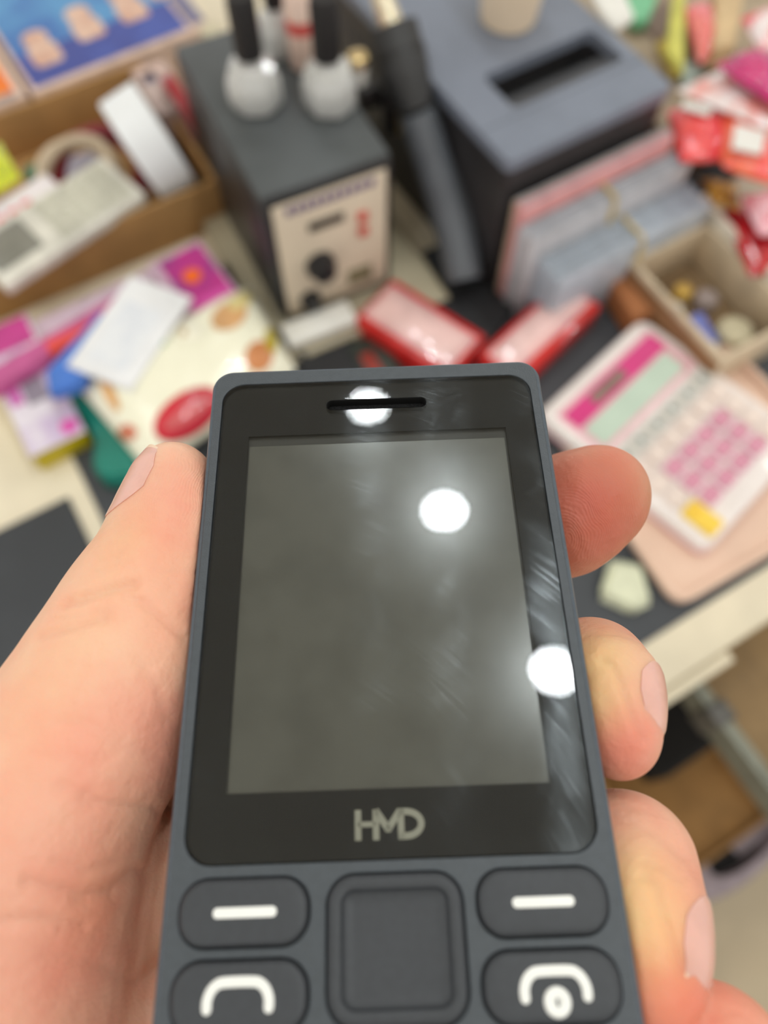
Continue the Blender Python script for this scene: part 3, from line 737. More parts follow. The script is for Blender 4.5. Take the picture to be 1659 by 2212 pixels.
# glass bottles with black caps on the station
M_glass = mat('clear_glass', (250, 250, 247), 0.05, noise=0, trans=0.5, spec=0.9, bump=0.9, bscale=180, coat=1.0)
def bottle(u, v, hb, r, hglass, hcap, label, cap=True, body=M_glass):
    p = W(u, v, hb); e = empty('glass_bottle', (p.x, p.y, TABLE+hb), random.random(), label, 'bottle', 'bottles on the hot air station')
    n = 14
    bm = bmesh.new(); prof = [(r*.80, 0), (r*.97, .003), (r, hglass*.25), (r*.98, hglass*.62), (r*.82, hglass*.86), (r*.42, hglass)]
    loft(bm, [[(rr_*(1+.07*(i % 2))*math.cos(2*math.pi*i/n), rr_*(1+.07*(i % 2))*math.sin(2*math.pi*i/n), z) for i in range(n)] for rr_, z in prof])
    from_bm('glass_body', bm, body, e, smooth=False)
    lathe('neck', [(r*.40, hglass-.001), (r*.40, hglass+.004)], body, e, 20)
    if cap: lathe('cap', [(r*.53, hglass+.003), (r*.53, hglass+hcap*.9), (r*.46, hglass+hcap)], mat('cap_black', (18, 14, 15), .5, noise=0), e, 20)
    return e
bottle(556, 222, .150, .0195, .036, .046, 'clear glass bottle with a black cap, front left on the station')
bottle(714, 226, .150, .0195, .036, .046, 'clear glass bottle with a black cap, front right on the station')
bottle(604, 112, .150, .0140, .034, .030, 'small clear bottle half hidden behind the front left bottle')
M_pink = mat('pink_liquid', (236, 206, 190), .2, noise=0, coat=.5)
p = W(660, 140, .150); e = empty('polish_tube', (p.x, p.y, TABLE+.150), 0, 'pale pink tube with red marks between the two glass bottles', 'tube')
lathe('tube_body', [(.010, 0), (.012, .003), (.012, .055), (.009, .06)], M_pink, e, 24)
lathe('red_band', [(.0122, .030), (.0122, .040)], mat('red_band', (214, 90, 84), .4), e, 24)
lathe('tube_cap', [(.008, .06), (.008, .08), (.007, .082)], M_white, e, 24)
p = W(775, 175, .150); e = empty('solder_jar', (p.x, p.y, TABLE+.150), 0, 'little clear jar with brassy lid at the right edge of the station', 'jar')
lathe('jar_body', [(.007, 0), (.008, .002), (.008, .014)], M_glass, e, 16); lathe('lid', [(.008, .014), (.008, .021), (.006, .022)], mat('brass', (214, 190, 140), .25, metal=.8), e, 16)

# hot air gun hanging in its holder
P0 = W(848, 60, .175); P1 = W(900, 240, .135); P2 = W(978, 470, .060); P3 = W(1003, 605, .028)
gn = empty('hot_air_gun', (P2.x, P2.y, TABLE+MAT_H), 0, 'black hot air gun handle leaning right of the station', 'hot air gun')
def lc(e, p): return p - e.location
M_gun = mat('gun_plastic', (92, 96, 102), .42, noise=.03)
tube('handle', [lc(gn, p) for p in (P1, P1.lerp(P2, .5), P2, P3)], [.0145, .0155, .0185, .0150], M_gun, gn, 20, 8)
tube('collar', [lc(gn, p) for p in (P0, P0.lerp(P1, .5), P1)], [.0195, .0190, .0135], mat('collar_black', (52, 52, 53), .45), gn, 24, 6)
for k in range(5):
    a = P0.lerp(P1, .30+.13*k); b_ = P0.lerp(P1, .36+.13*k); tube('grip_ring', [lc(gn, a), lc(gn, b_)], .0200-.0008*k, M_blk, gn, 20, 0)
Pn = P0 + (P0-P1).normalized()*.03 + Vector((0, 0, -.005))
tube('nozzle', [lc(gn, Pn), lc(gn, P0)], [.0085, .0095], mat('steel', (236, 226, 200), .22, metal=1.0, noise=0), gn, 20, 0)
hb = W(845, 190, .12)
hd = empty('gun_holder', (hb.x, hb.y, TABLE+.002), yS, 'black bracket on the station side that holds the hot air gun', 'holder')
box('arm', (-.030, .014, -.006, .006, .108, .128), M_blk, hd, .002)
box('plate', (-.014, .010, -.016, -.006, .085, .128), M_blk, hd, .002)
box('brass_label', (-.002, .008, -.0175, -.0155, .086, .118), mat('brass_label', (128, 112, 76), .5), hd, .0005)
tube('power_cable', [W(*q)-Vector((0, 0, 0)) for q in ((486, 575, .020), (520, 640, .020), (590, 715, .022), (690, 790, .008), (800, 800, .006))], .0032, M_blk, None)
meta(bpy.data.objects['power_cable'], 'black cable running along the front left of the station', 'cable')
M_dfab = mat('black_leather', (26, 26, 29), .6, bump=.3, bscale=60)
prism_world('black_pouch', [(560, 810), (660, 770), (760, 720), (800, 760), (830, 830), (600, 850)], .012, .009, M_dfab, 'flat black pouch behind the top left corner of the phone', 'pouch', r=.006)
prism_world('black_sleeve', [(930, 640), (1050, 600), (1130, 640), (1050, 750), (1010, 790)], .012, .009, M_dfab, 'flat black sleeve between the two red packs', 'sleeve', r=.006)

# tall dark printer with a paper cup
A = W(1100, 352, .150); B = W(1455, 186, .150); wP = math.hypot((B-A).x, (B-A).y); yP = math.atan2((B-A).y, (B-A).x)
pr = empty('label_printer', (A.x, A.y, TABLE+MAT_H), yP, 'big slate grey printer with a dark paper slot, right of the station', 'printer')
M_pr = mat('printer_top', (122, 129, 144), .45, nscale=20, noise=.03); HPp = .150-MAT_H
box('lower_body', (.002, wP-.002, .003, .30, 0, HPp-.03), mat('printer_dark', (44, 42, 44), .5), pr, .003)
# lid with the slot recess
sx0, sx1, sy0, sy1 = .036, wP-.012, .044, .087
lidb = plate('lid', rrect(0, wP, 0, .30, .005, 5), HPp-.010, HPp, M_pr, pr, holes=[rrect(sx0, sx1, sy0, sy1, .006, 5)])
plate('upper_body', rrect(.001, wP-.001, .001, .299, .005, 5), HPp-.03, HPp-.010, mat('printer_dark', (44, 42, 44), .5), pr, holes=[rrect(sx0, sx1, sy0, sy1, .006, 5)])
box('slot_floor', (sx0-.001, sx1+.001, sy0-.001, sy1+.001, HPp-.028, HPp-.024), mat('slot_dark', (16, 16, 18), .5), pr, 0)
bm = bmesh.new()
q = [bm.verts.new(c) for c in ((sx0, sy0+.001, HPp-.001), (sx1, sy0+.001, HPp-.001), (sx1, sy0+.026, HPp-.014), (sx0, sy0+.026, HPp-.014), (sx0, sy0+.001, HPp-.024), (sx1, sy0+.001, HPp-.024), (sx1, sy0+.026, HPp-.024), (sx0, sy0+.026, HPp-.024))]
for f_ in ((0, 1, 2, 3), (4, 7, 6, 5), (0, 4, 5, 1), (3, 2, 6, 7), (0, 3, 7, 4), (1, 5, 6, 2)): bm.faces.new([q[i] for i in f_])
from_bm('slot_ramp', bm, mat('slot_ramp', (78, 79, 83), .5), pr)
box('lid_seam', (0.0005, wP-.0005, .0365, .0373, HPp-.0002, HPp+.0002), mat('seam_dark', (80, 84, 92), .5), pr, 0)
cp = W(1097, 40, .150); e = empty('paper_cup', (cp.x, cp.y, TABLE+.1502), 0, 'small beige paper cup standing on the grey printer', 'cup')
M_tub = mat('paper_beige', (240, 218, 190), .6, noise=.01)
lathe('cup_body', [(.0205, 0), (.0222, .001), (.0228, .004), (.030, .068), (.0312, .070), (.0300, .0705), (.0285, .067), (.0205, .004), (.0005, .004)], M_tub, e, 40, cap=False)
lathe('cup_floor', [(.0205, .0005), (.0205, .003)], M_tub, e, 40)
prism_world('white_adapter', [(1270, -25), (1345, -25), (1372, 35), (1330, 62), (1300, 30)], .155, .006, M_white, 'white rounded adapter at the back right corner of the printer', 'adapter', r=.004)
bpy.data.objects['white_adapter'].location.z += .0005
M_drk = mat('dark_stone', (62, 56, 52), .6)

# bundles of grey sleeves in front of the printer
M_slv = [mat('sleeve_pink', (226, 160, 160), .35, coat=.3), mat('sleeve_grey', (198, 197, 202), .25, coat=.5, nscale=60), mat('sleeve_blue', (186, 196, 208), .22, coat=.6, nscale=60), mat('sleeve_tan', (190, 170, 148), .5), mat('sleeve_clear', (170, 174, 184), .25, coat=.5)]
rb = random.Random(3)
ordn = ('nearest the printer', 'second out from the printer', 'third out from the printer', 'fourth out from the printer', 'fifth out from the printer', 'sixth out from the printer', 'seventh out from the printer', 'eighth out from the printer')
def standing(n, y0, th, hgt, x0, x1, mats, what, grp):
    for k in range(n):
        yc = y0 - (k+.5)*th; dx = rb.uniform(-.002, .002)
        e = empty('film_pack', (pr.location.x + math.cos(yP)*dx - math.sin(yP)*yc, pr.location.y + math.sin(yP)*dx + math.cos(yP)*yc, TABLE+MAT_H), yP, what + ' standing pack, ' + ordn[k] + ' in its bundle', 'pack', grp)
        m = mats[k % len(mats)]; hh = hgt + rb.uniform(-.0015, .0015)
        box('sleeve', (x0, x1, -th/2+.0002, th/2-.0002, 0, hh), m, e, th*.35)
        box('seal_strip', (x0+.001, x1-.001, -th*.12, th*.12, hh-.0005, hh+.0012), M_slv[4], e, 0)
standing(3, -.004, .0040, .112, .008, .160, [M_slv[3], M_slv[0], M_slv[0]], 'pink or tan', 'pink and tan packs by the printer')
standing(5, -.0168, .0034, .094, .008, .172, [M_slv[1]], 'light grey', 'grey sleeved packs')
standing(7, -.0342, .0042, .069, .018, .178, [M_slv[2]], 'bluish white', 'bluish sleeved packs')
M_rub = mat('rubber_band', (214, 188, 120), .5, noise=.02)
def band(y0, y1, h, x, lab):
    e = empty('rubber_band', pr.location, yP, lab, 'rubber band')
    P = [(x, y0, .02), (x, y0, h-.004), (x, y0-.002, h), (x, y1+.002, h), (x, y1, h-.004), (x, y1, .02)]
    tube('band', P, .0030, M_rub, e, 8, 0, .35, Vector((1, 0, 0)) if False else None)
band(-.0158, -.0340, .0962, .090, 'yellow rubber band around the light grey packs')
band(-.0340, -.0640, .0712, .104, 'yellow rubber band around the bluish white packs')

# red boxed gadgets in clear film behind the phone
M_red = mat('red_gloss', (206, 36, 34), .25, coat=.5); M_plp = mat('pink_film', (232, 176, 176), .12, coat=.9, bump=.5, bscale=260)
def red_pack(A, B, C, h, lab):
    a = W(*A, h); b = W(*B, h); c = W(*C, h); d = b-a; yaw = math.atan2(d.y, d.x); w = d.length
    nrm = Vector((-d.y, d.x, 0)).normalized(); L_ = (c-a).dot(nrm)
    e = empty('red_carton', (a.x, a.y, TABLE+MAT_H), yaw, lab, 'carton')
    y0, y1 = (0, L_) if L_ > 0 else (L_, 0)
    box('carton_body', (0, w, y0, y1, 0, h-MAT_H), M_red, e, .002)
    box('film_window', (.006, w-.008, y0+.004, y1-.004, h-MAT_H-.001, h-MAT_H+.003), M_plp, e, .0015, 3)
    box('inner_card', (.010, w-.013, y0+.009, y1-.009, h-MAT_H+.002, h-MAT_H+.0038), mat('pale_card', (240, 200, 196), .2, coat=.8, bump=.4, bscale=300), e, .0008)
    return e
red_pack((765, 685), (850, 600), (1010, 772), .030, 'red carton with pale pink window, left of the two above the phone')
red_pack((1215, 600), (1300, 660), (1048, 775), .030, 'red carton with pale pink window, right of the two by the calculator')
e, w, t = slab('circuit_box', 'small dark green and red box beside the left red carton', 'box', (800, 830), (870, 800), .014, MAT_H, .045, mat('dark_green', (44, 52, 44), .5))
deco('red_corner', e, .004, .016, .004, .03, t-.0004, t+.0006, mat('dull_red', (150, 44, 30), .5))

# pink calculator on the peach tray
M_peach = mat('peach_plastic', (232, 198, 176), .5, nscale=12, noise=.03)
PT_ = [(1178, 905), (1462, 1312), (1900, 1060), (1570, 740)]
tr_, cen = prism_world('peach_tray', PT_, .009, .006, M_peach, 'peach plastic tray under the pink calculator', 'tray', r=.015)
rim = [tr_.matrix_world @ Vector((0, 0, 0))]
rp_ = [W(u, v, .0125) - tr_.location for u, v in PT_]
cc = sum(rp_, Vector())/4
def rounded(P, r):
    out = []
    for i in range(len(P)):
        p0, p1, p2 = P[i-1], P[i], P[(i+1) % len(P)]; a = (p0-p1).normalized()*r; b = (p2-p1).normalized()*r
        for k in range(7): t = k/6; out.append((p1+a)*(1-t)**2 + p1*2*t*(1-t) + (p1+b)*t*t)
    return out
ring = rounded([p + (cc-p).normalized()*.004 for p in rp_], .014)
bm = bmesh.new(); bm_tube(bm, ring + [ring[0]], .0035, 10); from_bm('raised_rim', bm, M_peach, tr_)
A = W(1160, 893, .026); B = W(1388, 682, .026); C3 = W(1512, 1212, .026); d = B-A; yaw = math.atan2(d.y, d.x); wC = d.length
nrm = Vector((-d.y, d.x, 0)).normalized(); LC = -(C3-A).dot(nrm)
orig = A - nrm*LC
ca_ = empty('pink_calculator', (orig.x, orig.y, TABLE+.0092), yaw, 'white and pink desk calculator with yellow key lying on the peach tray', 'calculator')
M_cw = mat('calculator_white', (238, 228, 224), .3, noise=.02, coat=.2); M_cp = mat('calculator_pink', (236, 178, 190), .35, noise=.02)
M_mg = mat('magenta_plastic', (214, 50, 128), .3, noise=.02, coat=.3)
bm = bmesh.new(); hC = .0165
loft(bm, [[(x, y, z) for x, y in rrect(i, wC-i, i, LC-i, .010, 6)] for i, z in ((.002, 0), (0, .002), (0, hC-.004), (.0015, hC-.001), (.004, hC))])
from_bm('case', bm, M_cw, ca_)
rr_solid('lower_trim', -.0006, wC+.0006, -.0006, LC+.0006, .010, [(0, .003), (0, .006)], M_cp, ca_)
rr_solid('display_frame', .009, wC-.009, LC-.062, LC-.012, .004, [(0, hC-.001), (0, hC+.0010), (.001, hC+.0016)], M_cp, ca_)
rr_solid('magenta_band', .012, wC-.012, LC-.034, LC-.016, .002, [(0, hC), (0, hC+.0020)], M_mg, ca_)
rr_solid('solar_panel', .040, .080, LC-.030, LC-.019, .001, [(0, hC), (0, hC+.0025)], mat('solar', (140, 112, 104), .3), ca_)
rr_solid('lcd_window', .014, wC-.018, LC-.058, LC-.036, .002, [(0, hC), (0, hC+.0024), (.0005, hC+.0028)], mat('lcd_green', (196, 214, 198), .16, noise=.02, coat=.6), ca_)
M_kp = mat('key_rose', (220, 164, 182), .35, noise=.02); M_kc = mat('key_cream', (232, 214, 204), .35, noise=.02); M_kg = mat('key_grey', (206, 204, 196), .35, noise=.02); M_ky = mat('key_yellow', (246, 206, 74), .35, noise=.02)
M_km = mat('key_mark', (190, 40, 104), .4, noise=0); M_kmy = mat('key_mark_gold', (232, 178, 10), .4, noise=0); M_kmd = mat('key_mark_grey', (120, 126, 128), .4, noise=0)
cw_, chh = (wC-.016)/6, .0170
for r_ in range(6):
    for c_ in range(6):
        x = .008 + c_*cw_; y = LC-.066-(r_+1)*chh*.98
        if y < .004: continue
        yellow = (c_ == 0 and r_ == 4); skip = (c_ == 0 and r_ == 5)
        if skip: continue
        m, mk_ = (M_kg, M_kmd) if r_ == 0 else (M_kp, M_km) if 1 <= c_ <= 4 and r_ >= 2 else (M_kc, M_kmd)
        if c_ == 0 and r_ in (1, 2, 3): m, mk_ = M_kc, None
        y0 = y+.0015 - (0.0 if not yellow else chh*.98)
        if yellow: m, mk_ = M_ky, M_kmy
        if y0 < .004: y0 = .005
        k = rr_solid('key', x+.0015, x+cw_-.0015, y0, y+chh-.0015, .002, [(0, hC-.001), (0, hC+.0025), (.001, hC+.0036)], m, ca_, 4)
        if yellow: k['label'] = 'tall yellow key'
        if mk_ and m is not M_kc: rr_solid('key_mark', x+cw_/2-.0022, x+cw_/2+.0022, y+chh/2-.0028, y+chh/2+.0028, .0008, [(0, hC+.0035), (0, hC+.0039)], mk_, k, 3)
# chunk of foam
def chunk(name, P, h, thick, m, label, cat, seed=1, rough_=.0015):
    o, c = prism_world(name, P, h, thick, m, label, cat, bev=.003)
    rs = random.Random(seed)
    for v in o.data.vertices: v.co += Vector((rs.uniform(-1, 1), rs.uniform(-1, 1), rs.uniform(-1, 1)))*rough_
    return o
chunk('eraser_chunk', [(1325, 1203), (1385, 1215), (1415, 1300), (1370, 1318), (1300, 1278)], MAT_H+.014, .0138, mat('pale_green_foam', (222, 224, 196), .7, bump=.3), 'pale green foam chunk on the dark mat below the calculator', 'eraser', 4)

# open tray of small parts, right
M_card = mat('cardboard', (178, 136, 84), .75, nscale=25, noise=.05); M_cardin = mat('cardboard_inner', (166, 124, 72), .8, nscale=25)
def open_box(name, label, cat, x0, x1, y0, y1, h, wall, m, loc, yaw, floor=True):
    e = empty(name, loc, yaw, label, cat)
    box('front_wall', (x0, x1, y0, y0+wall, 0, h), m, e, .0006); box('back_wall', (x0, x1, y1-wall, y1, 0, h), m, e, .0006)
    box('left_wall', (x0, x0+wall, y0+wall, y1-wall, 0, h), m, e, .0006); box('right_wall', (x1-wall, x1, y0+wall, y1-wall, 0, h), m, e, .0006)
    box('bottom', (x0+wall, x1-wall, y0+wall, y1-wall, 0, wall), m, e, 0)
    return e
o = W(1562, 778, .05)
M_binc = mat('bin_cream', (216, 198, 170), .6)
M_binb = mat('bin_brown', (150, 110, 74), .7)
bn = open_box('parts_bin', 'open cream bin holding small yellow and blue parts, above the calculator', 'bin', 0, .084, 0, .118, .05-MAT_H, .0035, M_binc, (o.x, o.y, TABLE+MAT_H), YAW)
box('left_cladding', (-.001, 0, .0, .128, 0, .040), M_binb, bn, 0); box('inner_lining', (.004, .080, .004, .114, .0036, .0042), mat('lining_brown', (128, 104, 74), .8), bn, 0)
def cap(name, u, v, h0, r, h, m, label, cat, group=None):
    p = W(u, v, h0+h); e = lathe(name, [(r*.9, 0), (r, .001), (r, h*.85), (r*.85, h)], m, None, 24); e.location = (p.x, p.y, TABLE+h0); return meta(e, label, cat, group)
zb = MAT_H+.005
cap('bottle_lid', 1478, 625, zb, .008, .012, mat('cap_yellow', (206, 168, 84), .4), 'dull yellow cap at the back left inside the parts bin', 'lid')
cap('bottle_lid', 1530, 640, zb, .010, .012, mat('cap_lilac', (160, 146, 142), .5), 'lilac grey cap behind the blue tube in the parts bin', 'lid')
cap('glass_vial', 1462, 662, zb, .006, .014, M_glass, 'little clear vial by the left wall of the parts bin', 'vial')
cap('cream_roll', 1592, 710, zb, .015, .016, mat('roll_cream', (200, 190, 160), .6), 'thick cream roll at the right in the parts bin', 'roll')
a = W(1500, 690, zb+.009); b_ = W(1545, 770, zb+.009)
bl = empty('glue_tube', a, 0, 'white and blue tube lying along the left of the parts bin', 'tube')
tube('tube_body', [Vector(), (b_-a)*.75], .0085, mat('blue_plastic', (116, 128, 204), .35), bl, 16, 0)
tube('tube_tip', [(b_-a)*.75, (b_-a)], [.006, .004], M_white, bl, 16, 0)
o, _ = prism_world('wooden_block', [(1300, 575), (1362, 540), (1440, 660), (1372, 690)], .030, .027, mat('block_orange', (172, 110, 66), .6), 'orange brown block between the red carton and the parts bin', 'block')
# second tray, far right
o = W(1562, 778, .05); o2 = o + Vector((math.cos(YAW)*.086-math.sin(YAW)*.01, math.sin(YAW)*.086+math.cos(YAW)*.01, 0))
M_tray = mat('tray_white', (228, 220, 204), .5)
open_box('snack_tray', 'white walled tray with red packs at the right edge', 'tray', 0, .16, 0, .13, .056, .006, M_tray, (o2.x, o2.y, TABLE+MAT_H), YAW)
def gl(name, rgb, rgb2=None, ns=60): return mat(name, rgb, .16, coat=.9, bump=.6, bscale=120, rgb2=rgb2, nscale=ns)
puffy('snack_pack', [(1560, 455), (1700, 420), (1760, 560), (1620, 600)], .055, .022, gl('foil_darkred', (190, 24, 36), (140, 12, 24)), 'dark red glossy snack pack in the white tray at the right edge', 'snack pack', seed=3)
puffy('snack_pack', [(1600, 425), (1720, 400), (1740, 500), (1640, 510)], .075, .018, gl('foil_palepink', (240, 190, 200), (226, 90, 110)), 'pale pink glossy snack pack on top of the dark red one', 'snack pack', seed=5)
puffy('gold_wrapper', [(1510, 385), (1590, 395), (1600, 455), (1540, 440)], .06, .012, gl('foil_gold', (222, 168, 44), (150, 96, 20)), 'crumpled gold wrapper under the coral snack packs', 'wrapper', seed=8, crinkle=.004)
# glossy packs, upper right
M_cor = gl('foil_coral', (240, 84, 84), (226, 52, 64))
p1 = puffy('snack_pack', [(1440, 240), (1560, 215), (1590, 345), (1470, 350)], .10, .024, M_cor, 'coral red glossy snack pack right of the printer, leftmost of its row', 'snack pack', seed=11)
p2 = puffy('snack_pack', [(1545, 230), (1680, 270), (1670, 400), (1560, 360)], .105, .024, gl('foil_orange', (244, 112, 78), (238, 70, 70)), 'orange glossy snack pack with a white label, right of the coral one', 'snack pack', seed=12)
surf_patch('white_label', p2, [(1588, 268), (1655, 285), (1645, 335), (1580, 322)], .1185, .0006, M_white)
surf_patch('white_label', p1, [(1480, 208+10), (1540, 235), (1530, 252), (1470, 232)], .1145, .0008, M_white)
p3 = puffy('snack_pack', [(1460, 195), (1560, 150), (1700, 240), (1680, 290)], .118, .012, gl('foil_silver', (238, 226, 224), (236, 150, 140)), 'silvery white wrapper edge above the coral snack packs', 'snack pack', seed=13)
puffy('snack_pack', [(1545, 140), (1640, 100), (1780, 200), (1690, 235)], .135, .02, gl('foil_magenta', (206, 16, 116), (170, 0, 100)), 'magenta glossy snack pack on the upper right pile', 'snack pack', seed=14)
puffy('snack_pack', [(1600, 40), (1720, 0), (1760, 120), (1640, 110)], .14, .02, gl('foil_whitered', (240, 226, 226), (232, 70, 80), 40), 'white and red glossy snack pack above the magenta one', 'snack pack', seed=15)
puffy('snack_pack', [(1470, 20), (1530, 0), (1560, 110), (1510, 140)], .09, .02, gl('foil_salmon', (242, 132, 124), (230, 90, 96)), 'salmon pink wrapper behind the magenta pack', 'snack pack', seed=16)
def flat(name, P, h, th, rgb, label, cat, hb=None, rough=.45, r=0.0, **k):
    o, c = prism_world(name, P, h, th, mat(name+'_'+'%d_%d_%d' % rgb, rgb, rough, **k), label, cat, r=r); return o
flat('tan_folder', [(1548, -30), (1610, -30), (1590, 95), (1540, 110)], .10, .02, (214, 184, 140), 'tan card folder standing out between the wrappers at the top right', 'folder')
flat('yellow_packet', [(1455, -20), (1482, -20), (1478, 160), (1440, 110)], .10, .006, (208, 204, 92), 'thin yellow green packet right of the printer', 'packet', coat=.4)
flat('mint_packet', [(1352, -20), (1425, -20), (1400, 45), (1365, 45)], .09, .01, (120, 196, 150), 'mint green packet behind the white adapter', 'packet', coat=.4)
flat('brown_packet', [(1392, 55), (1440, -20), (1456, 60), (1432, 110)], .075, .01, (134, 112, 98), 'brown packet between the printer and the yellow packet', 'packet')
flat('teal_card', [(1478, 130), (1530, 140), (1510, 170), (1470, 180)], .08, .004, (170, 186, 178), 'pale teal card below the salmon wrapper', 'card')
flat('amber_card', [(1418, 90), (1446, 75), (1476, 160), (1452, 165)], .08, .004, (214, 190, 92), 'amber card beside the printer corner', 'card')
# a grey board that carries the piled packs at the upper right
e = empty('display_shelf', (W(1440, 330, .07).x, W(1440, 330, .07).y, TABLE+MAT_H), YAW, 'low beige stand under the glossy snack packs', 'stand')
box('stand_top', (.012, .35, .012, .45, .062, .070), mat('stand_beige', (170, 152, 128), .6), e, .001)
box('stand_front', (.016, .35, .016, .020, 0, .062), M_binb, e, .001); box('stand_side', (.016, .020, .020, .44, 0, .062), M_binb, e, .001)

# ------------------------------------------------------------------ left side
# cardboard tray
FRc = W(472, 388, .052); hcb = .052
cb_ = open_box('cardboard_tray', 'long open cardboard tray at the upper left holding tape and calculators', 'tray', -.42, 0, 0, .182, hcb, .004, M_card, (FRc.x, FRc.y, TABLE), YAW)
def cbx(p):
    d = p - cb_.location; c, s = math.cos(-YAW), math.sin(-YAW); return Vector((d.x*c-d.y*s, d.x*s+d.y*c, d.z))
# white tape roll standing on edge
tp = W(338, 300, .062); ax = Vector((math.cos(YAW), math.sin(YAW), .25)).normalized()
te = empty('tape_roll', (tp.x-.006, tp.y-.003, TABLE+.056), 0, 'roll of white tape standing on edge in the cardboard tray', 'tape roll')
bm = bmesh.new(); R_o, R_i, hw = .050, .036, .0175
prof = [(R_i, -hw), (R_o-.001, -hw), (R_o, -hw+.001), (R_o, hw-.001), (R_o-.001, hw), (R_i, hw), (R_i, -hw)]
n = 48
def ringm(name, prof, m, par, ax, loc=(0, 0, 0)):
    bm = bmesh.new(); loft(bm, [[(r*math.cos(2*math.pi*i/n), r*math.sin(2*math.pi*i/n), z) for i in range(n)] for r, z in prof], False, False)
    q = Vector((0, 0, 1)).rotation_difference(Vector(ax)).to_matrix().to_4x4()
    bmesh.ops.transform(bm, matrix=q, verts=bm.verts); bmesh.ops.translate(bm, vec=Vector(loc), verts=bm.verts); return from_bm(name, bm, m, par)
ringm('tape', prof, mat('tape_white', (236, 238, 240), .35, noise=.01), te, ax)
ringm('core', [(R_i-.003, -hw+.001), (R_i, -hw+.001), (R_i, hw-.001), (R_i-.003, hw-.001), (R_i-.003, -hw+.001)], M_cardin, te, ax)
rt = W(412, 250, .05); re_ = empty('tape_roll', (rt.x, rt.y, TABLE+.047), 0, 'dark red tape roll behind the white roll in the cardboard tray', 'tape roll')
ringm('tape', [(.026, -.006), (.040, -.006), (.040, .006), (.026, .006), (.026, -.006)], mat('tape_red', (156, 34, 42), .4), re_, ax)
# cable loops
def loop(u, v, h, r, m, lab, tilt=.35, k=3, tr=.003, name='cable_coil'):
    p = W(u, v, h); P = []
    for i in range(k*24):
        a = 2*math.pi*i/24; rr_ = r*(1+.05*math.sin(i*.7)); P.append(Vector((rr_*math.cos(a), rr_*math.sin(a)*.9, rr_*math.sin(a)*tilt + .0045*math.sin(i/24*2.1))))
    o = tube(name, P, tr, m, None, 8, 0); o.location = p; meta(o, lab, 'cable'); return o
loop(215, 375, .036, .040, mat('cable_red', (140, 30, 44), .45), 'dark red coiled cable in the cardboard tray', tr=.0055)
loop(172, 380, .052, .033, mat('cable_beige', (196, 176, 150), .5), 'beige coiled cable beside the red coil in the tray', tr=.0045)
flat('lilac_card', [(120, 345), (210, 320), (240, 400), (130, 440)], .012, .006, (176, 172, 188), 'lilac grey card under the coiled cables', 'card')
# calculators leaning in the tray
def lean(name, label, cat, P, hs, th, m, group=None, grow=0):
    q = [W(u, v, h) for (u, v), h in zip(P, hs)]; c = sum(q, Vector())/4
    x = ((q[1]-q[0])+(q[2]-q[3])).normalized(); y = ((q[3]-q[0])+(q[2]-q[1])); y = (y - x*y.dot(x)).normalized(); z = x.cross(y)
    w = ((q[1]-q[0]).length+(q[2]-q[3]).length)/2; L_ = ((q[3]-q[0]).length+(q[2]-q[1]).length)/2
    if z.z < 0: x = -x; z = -z
    e = bpy.data.objects.new(name, None); link(e); M3 = Matrix((x, y, z)).transposed().to_4x4(); e.matrix_world = Matrix.Translation(c - z*th) @ M3
    meta(e, label, cat, group)
    return e, w, L_
e, w, L_ = lean('white_calculator', 'white desk calculator with pale keys leaning on the cardboard tray front', 'calculator',
     [(-75, 530), (235, 322), (302, 432), (0, 618)], [.062, .062, .060, .060], .012, M_white)
x0 = -w/2; y0 = -L_/2
box('case', (x0, -x0, y0, -y0, 0, .012), mat('calc_ivory', (226, 222, 210), .35), e, .003)
s_ = 1
for r_ in range(4):
    for c_ in range(6):
        xx = x0 + w*(.06+.085*c_); yq = y0 + L_*(.10+.21*r_)
        box('key', (xx, xx+w*.062, yq, yq+L_*.15, .012, .0145), mat('calc_key', (204, 202, 184), .4), e, .0008)
box('display', (x0+w*.66, x0+w*.96, y0+L_*.15, y0+L_*.78, .012, .0135), mat('calc_display', (136, 134, 124), .3), e, .001)
e, w, L_ = lean('white_carton', 'white carton with red lettering behind the white calculator', 'carton', [(-60, 470), (105, 372), (140, 420), (-40, 540)], [.058]*4, .012, M_white)
box('carton_body', (-w/2, w/2, -L_/2, L_/2, 0, .012), mat('carton_white', (236, 228, 230), .4), e, .001)
tb = bmesh.new()
for k in range(4): bm_box(tb, -w*.15+k*.013, -w*.15+k*.013+.008, -.002, .004, .012, .0125)
from_bm('red_letters', tb, mat('letter_red', (226, 96, 104), .5, noise=0), e)
puffy('yellow_sachet', [(-40, 330), (0, 305), (46, 385), (-10, 420)], .062, .015, gl('foil_yellow', (226, 232, 0), (190, 200, 10)), 'neon yellow sachet at the left edge in the cardboard tray', 'sachet', seed=21)
flat('green_card', [(50, 360), (85, 345), (92, 372), (55, 392)], .055, .003, (50, 110, 84), 'small dark green card beside the neon yellow sachet', 'card')

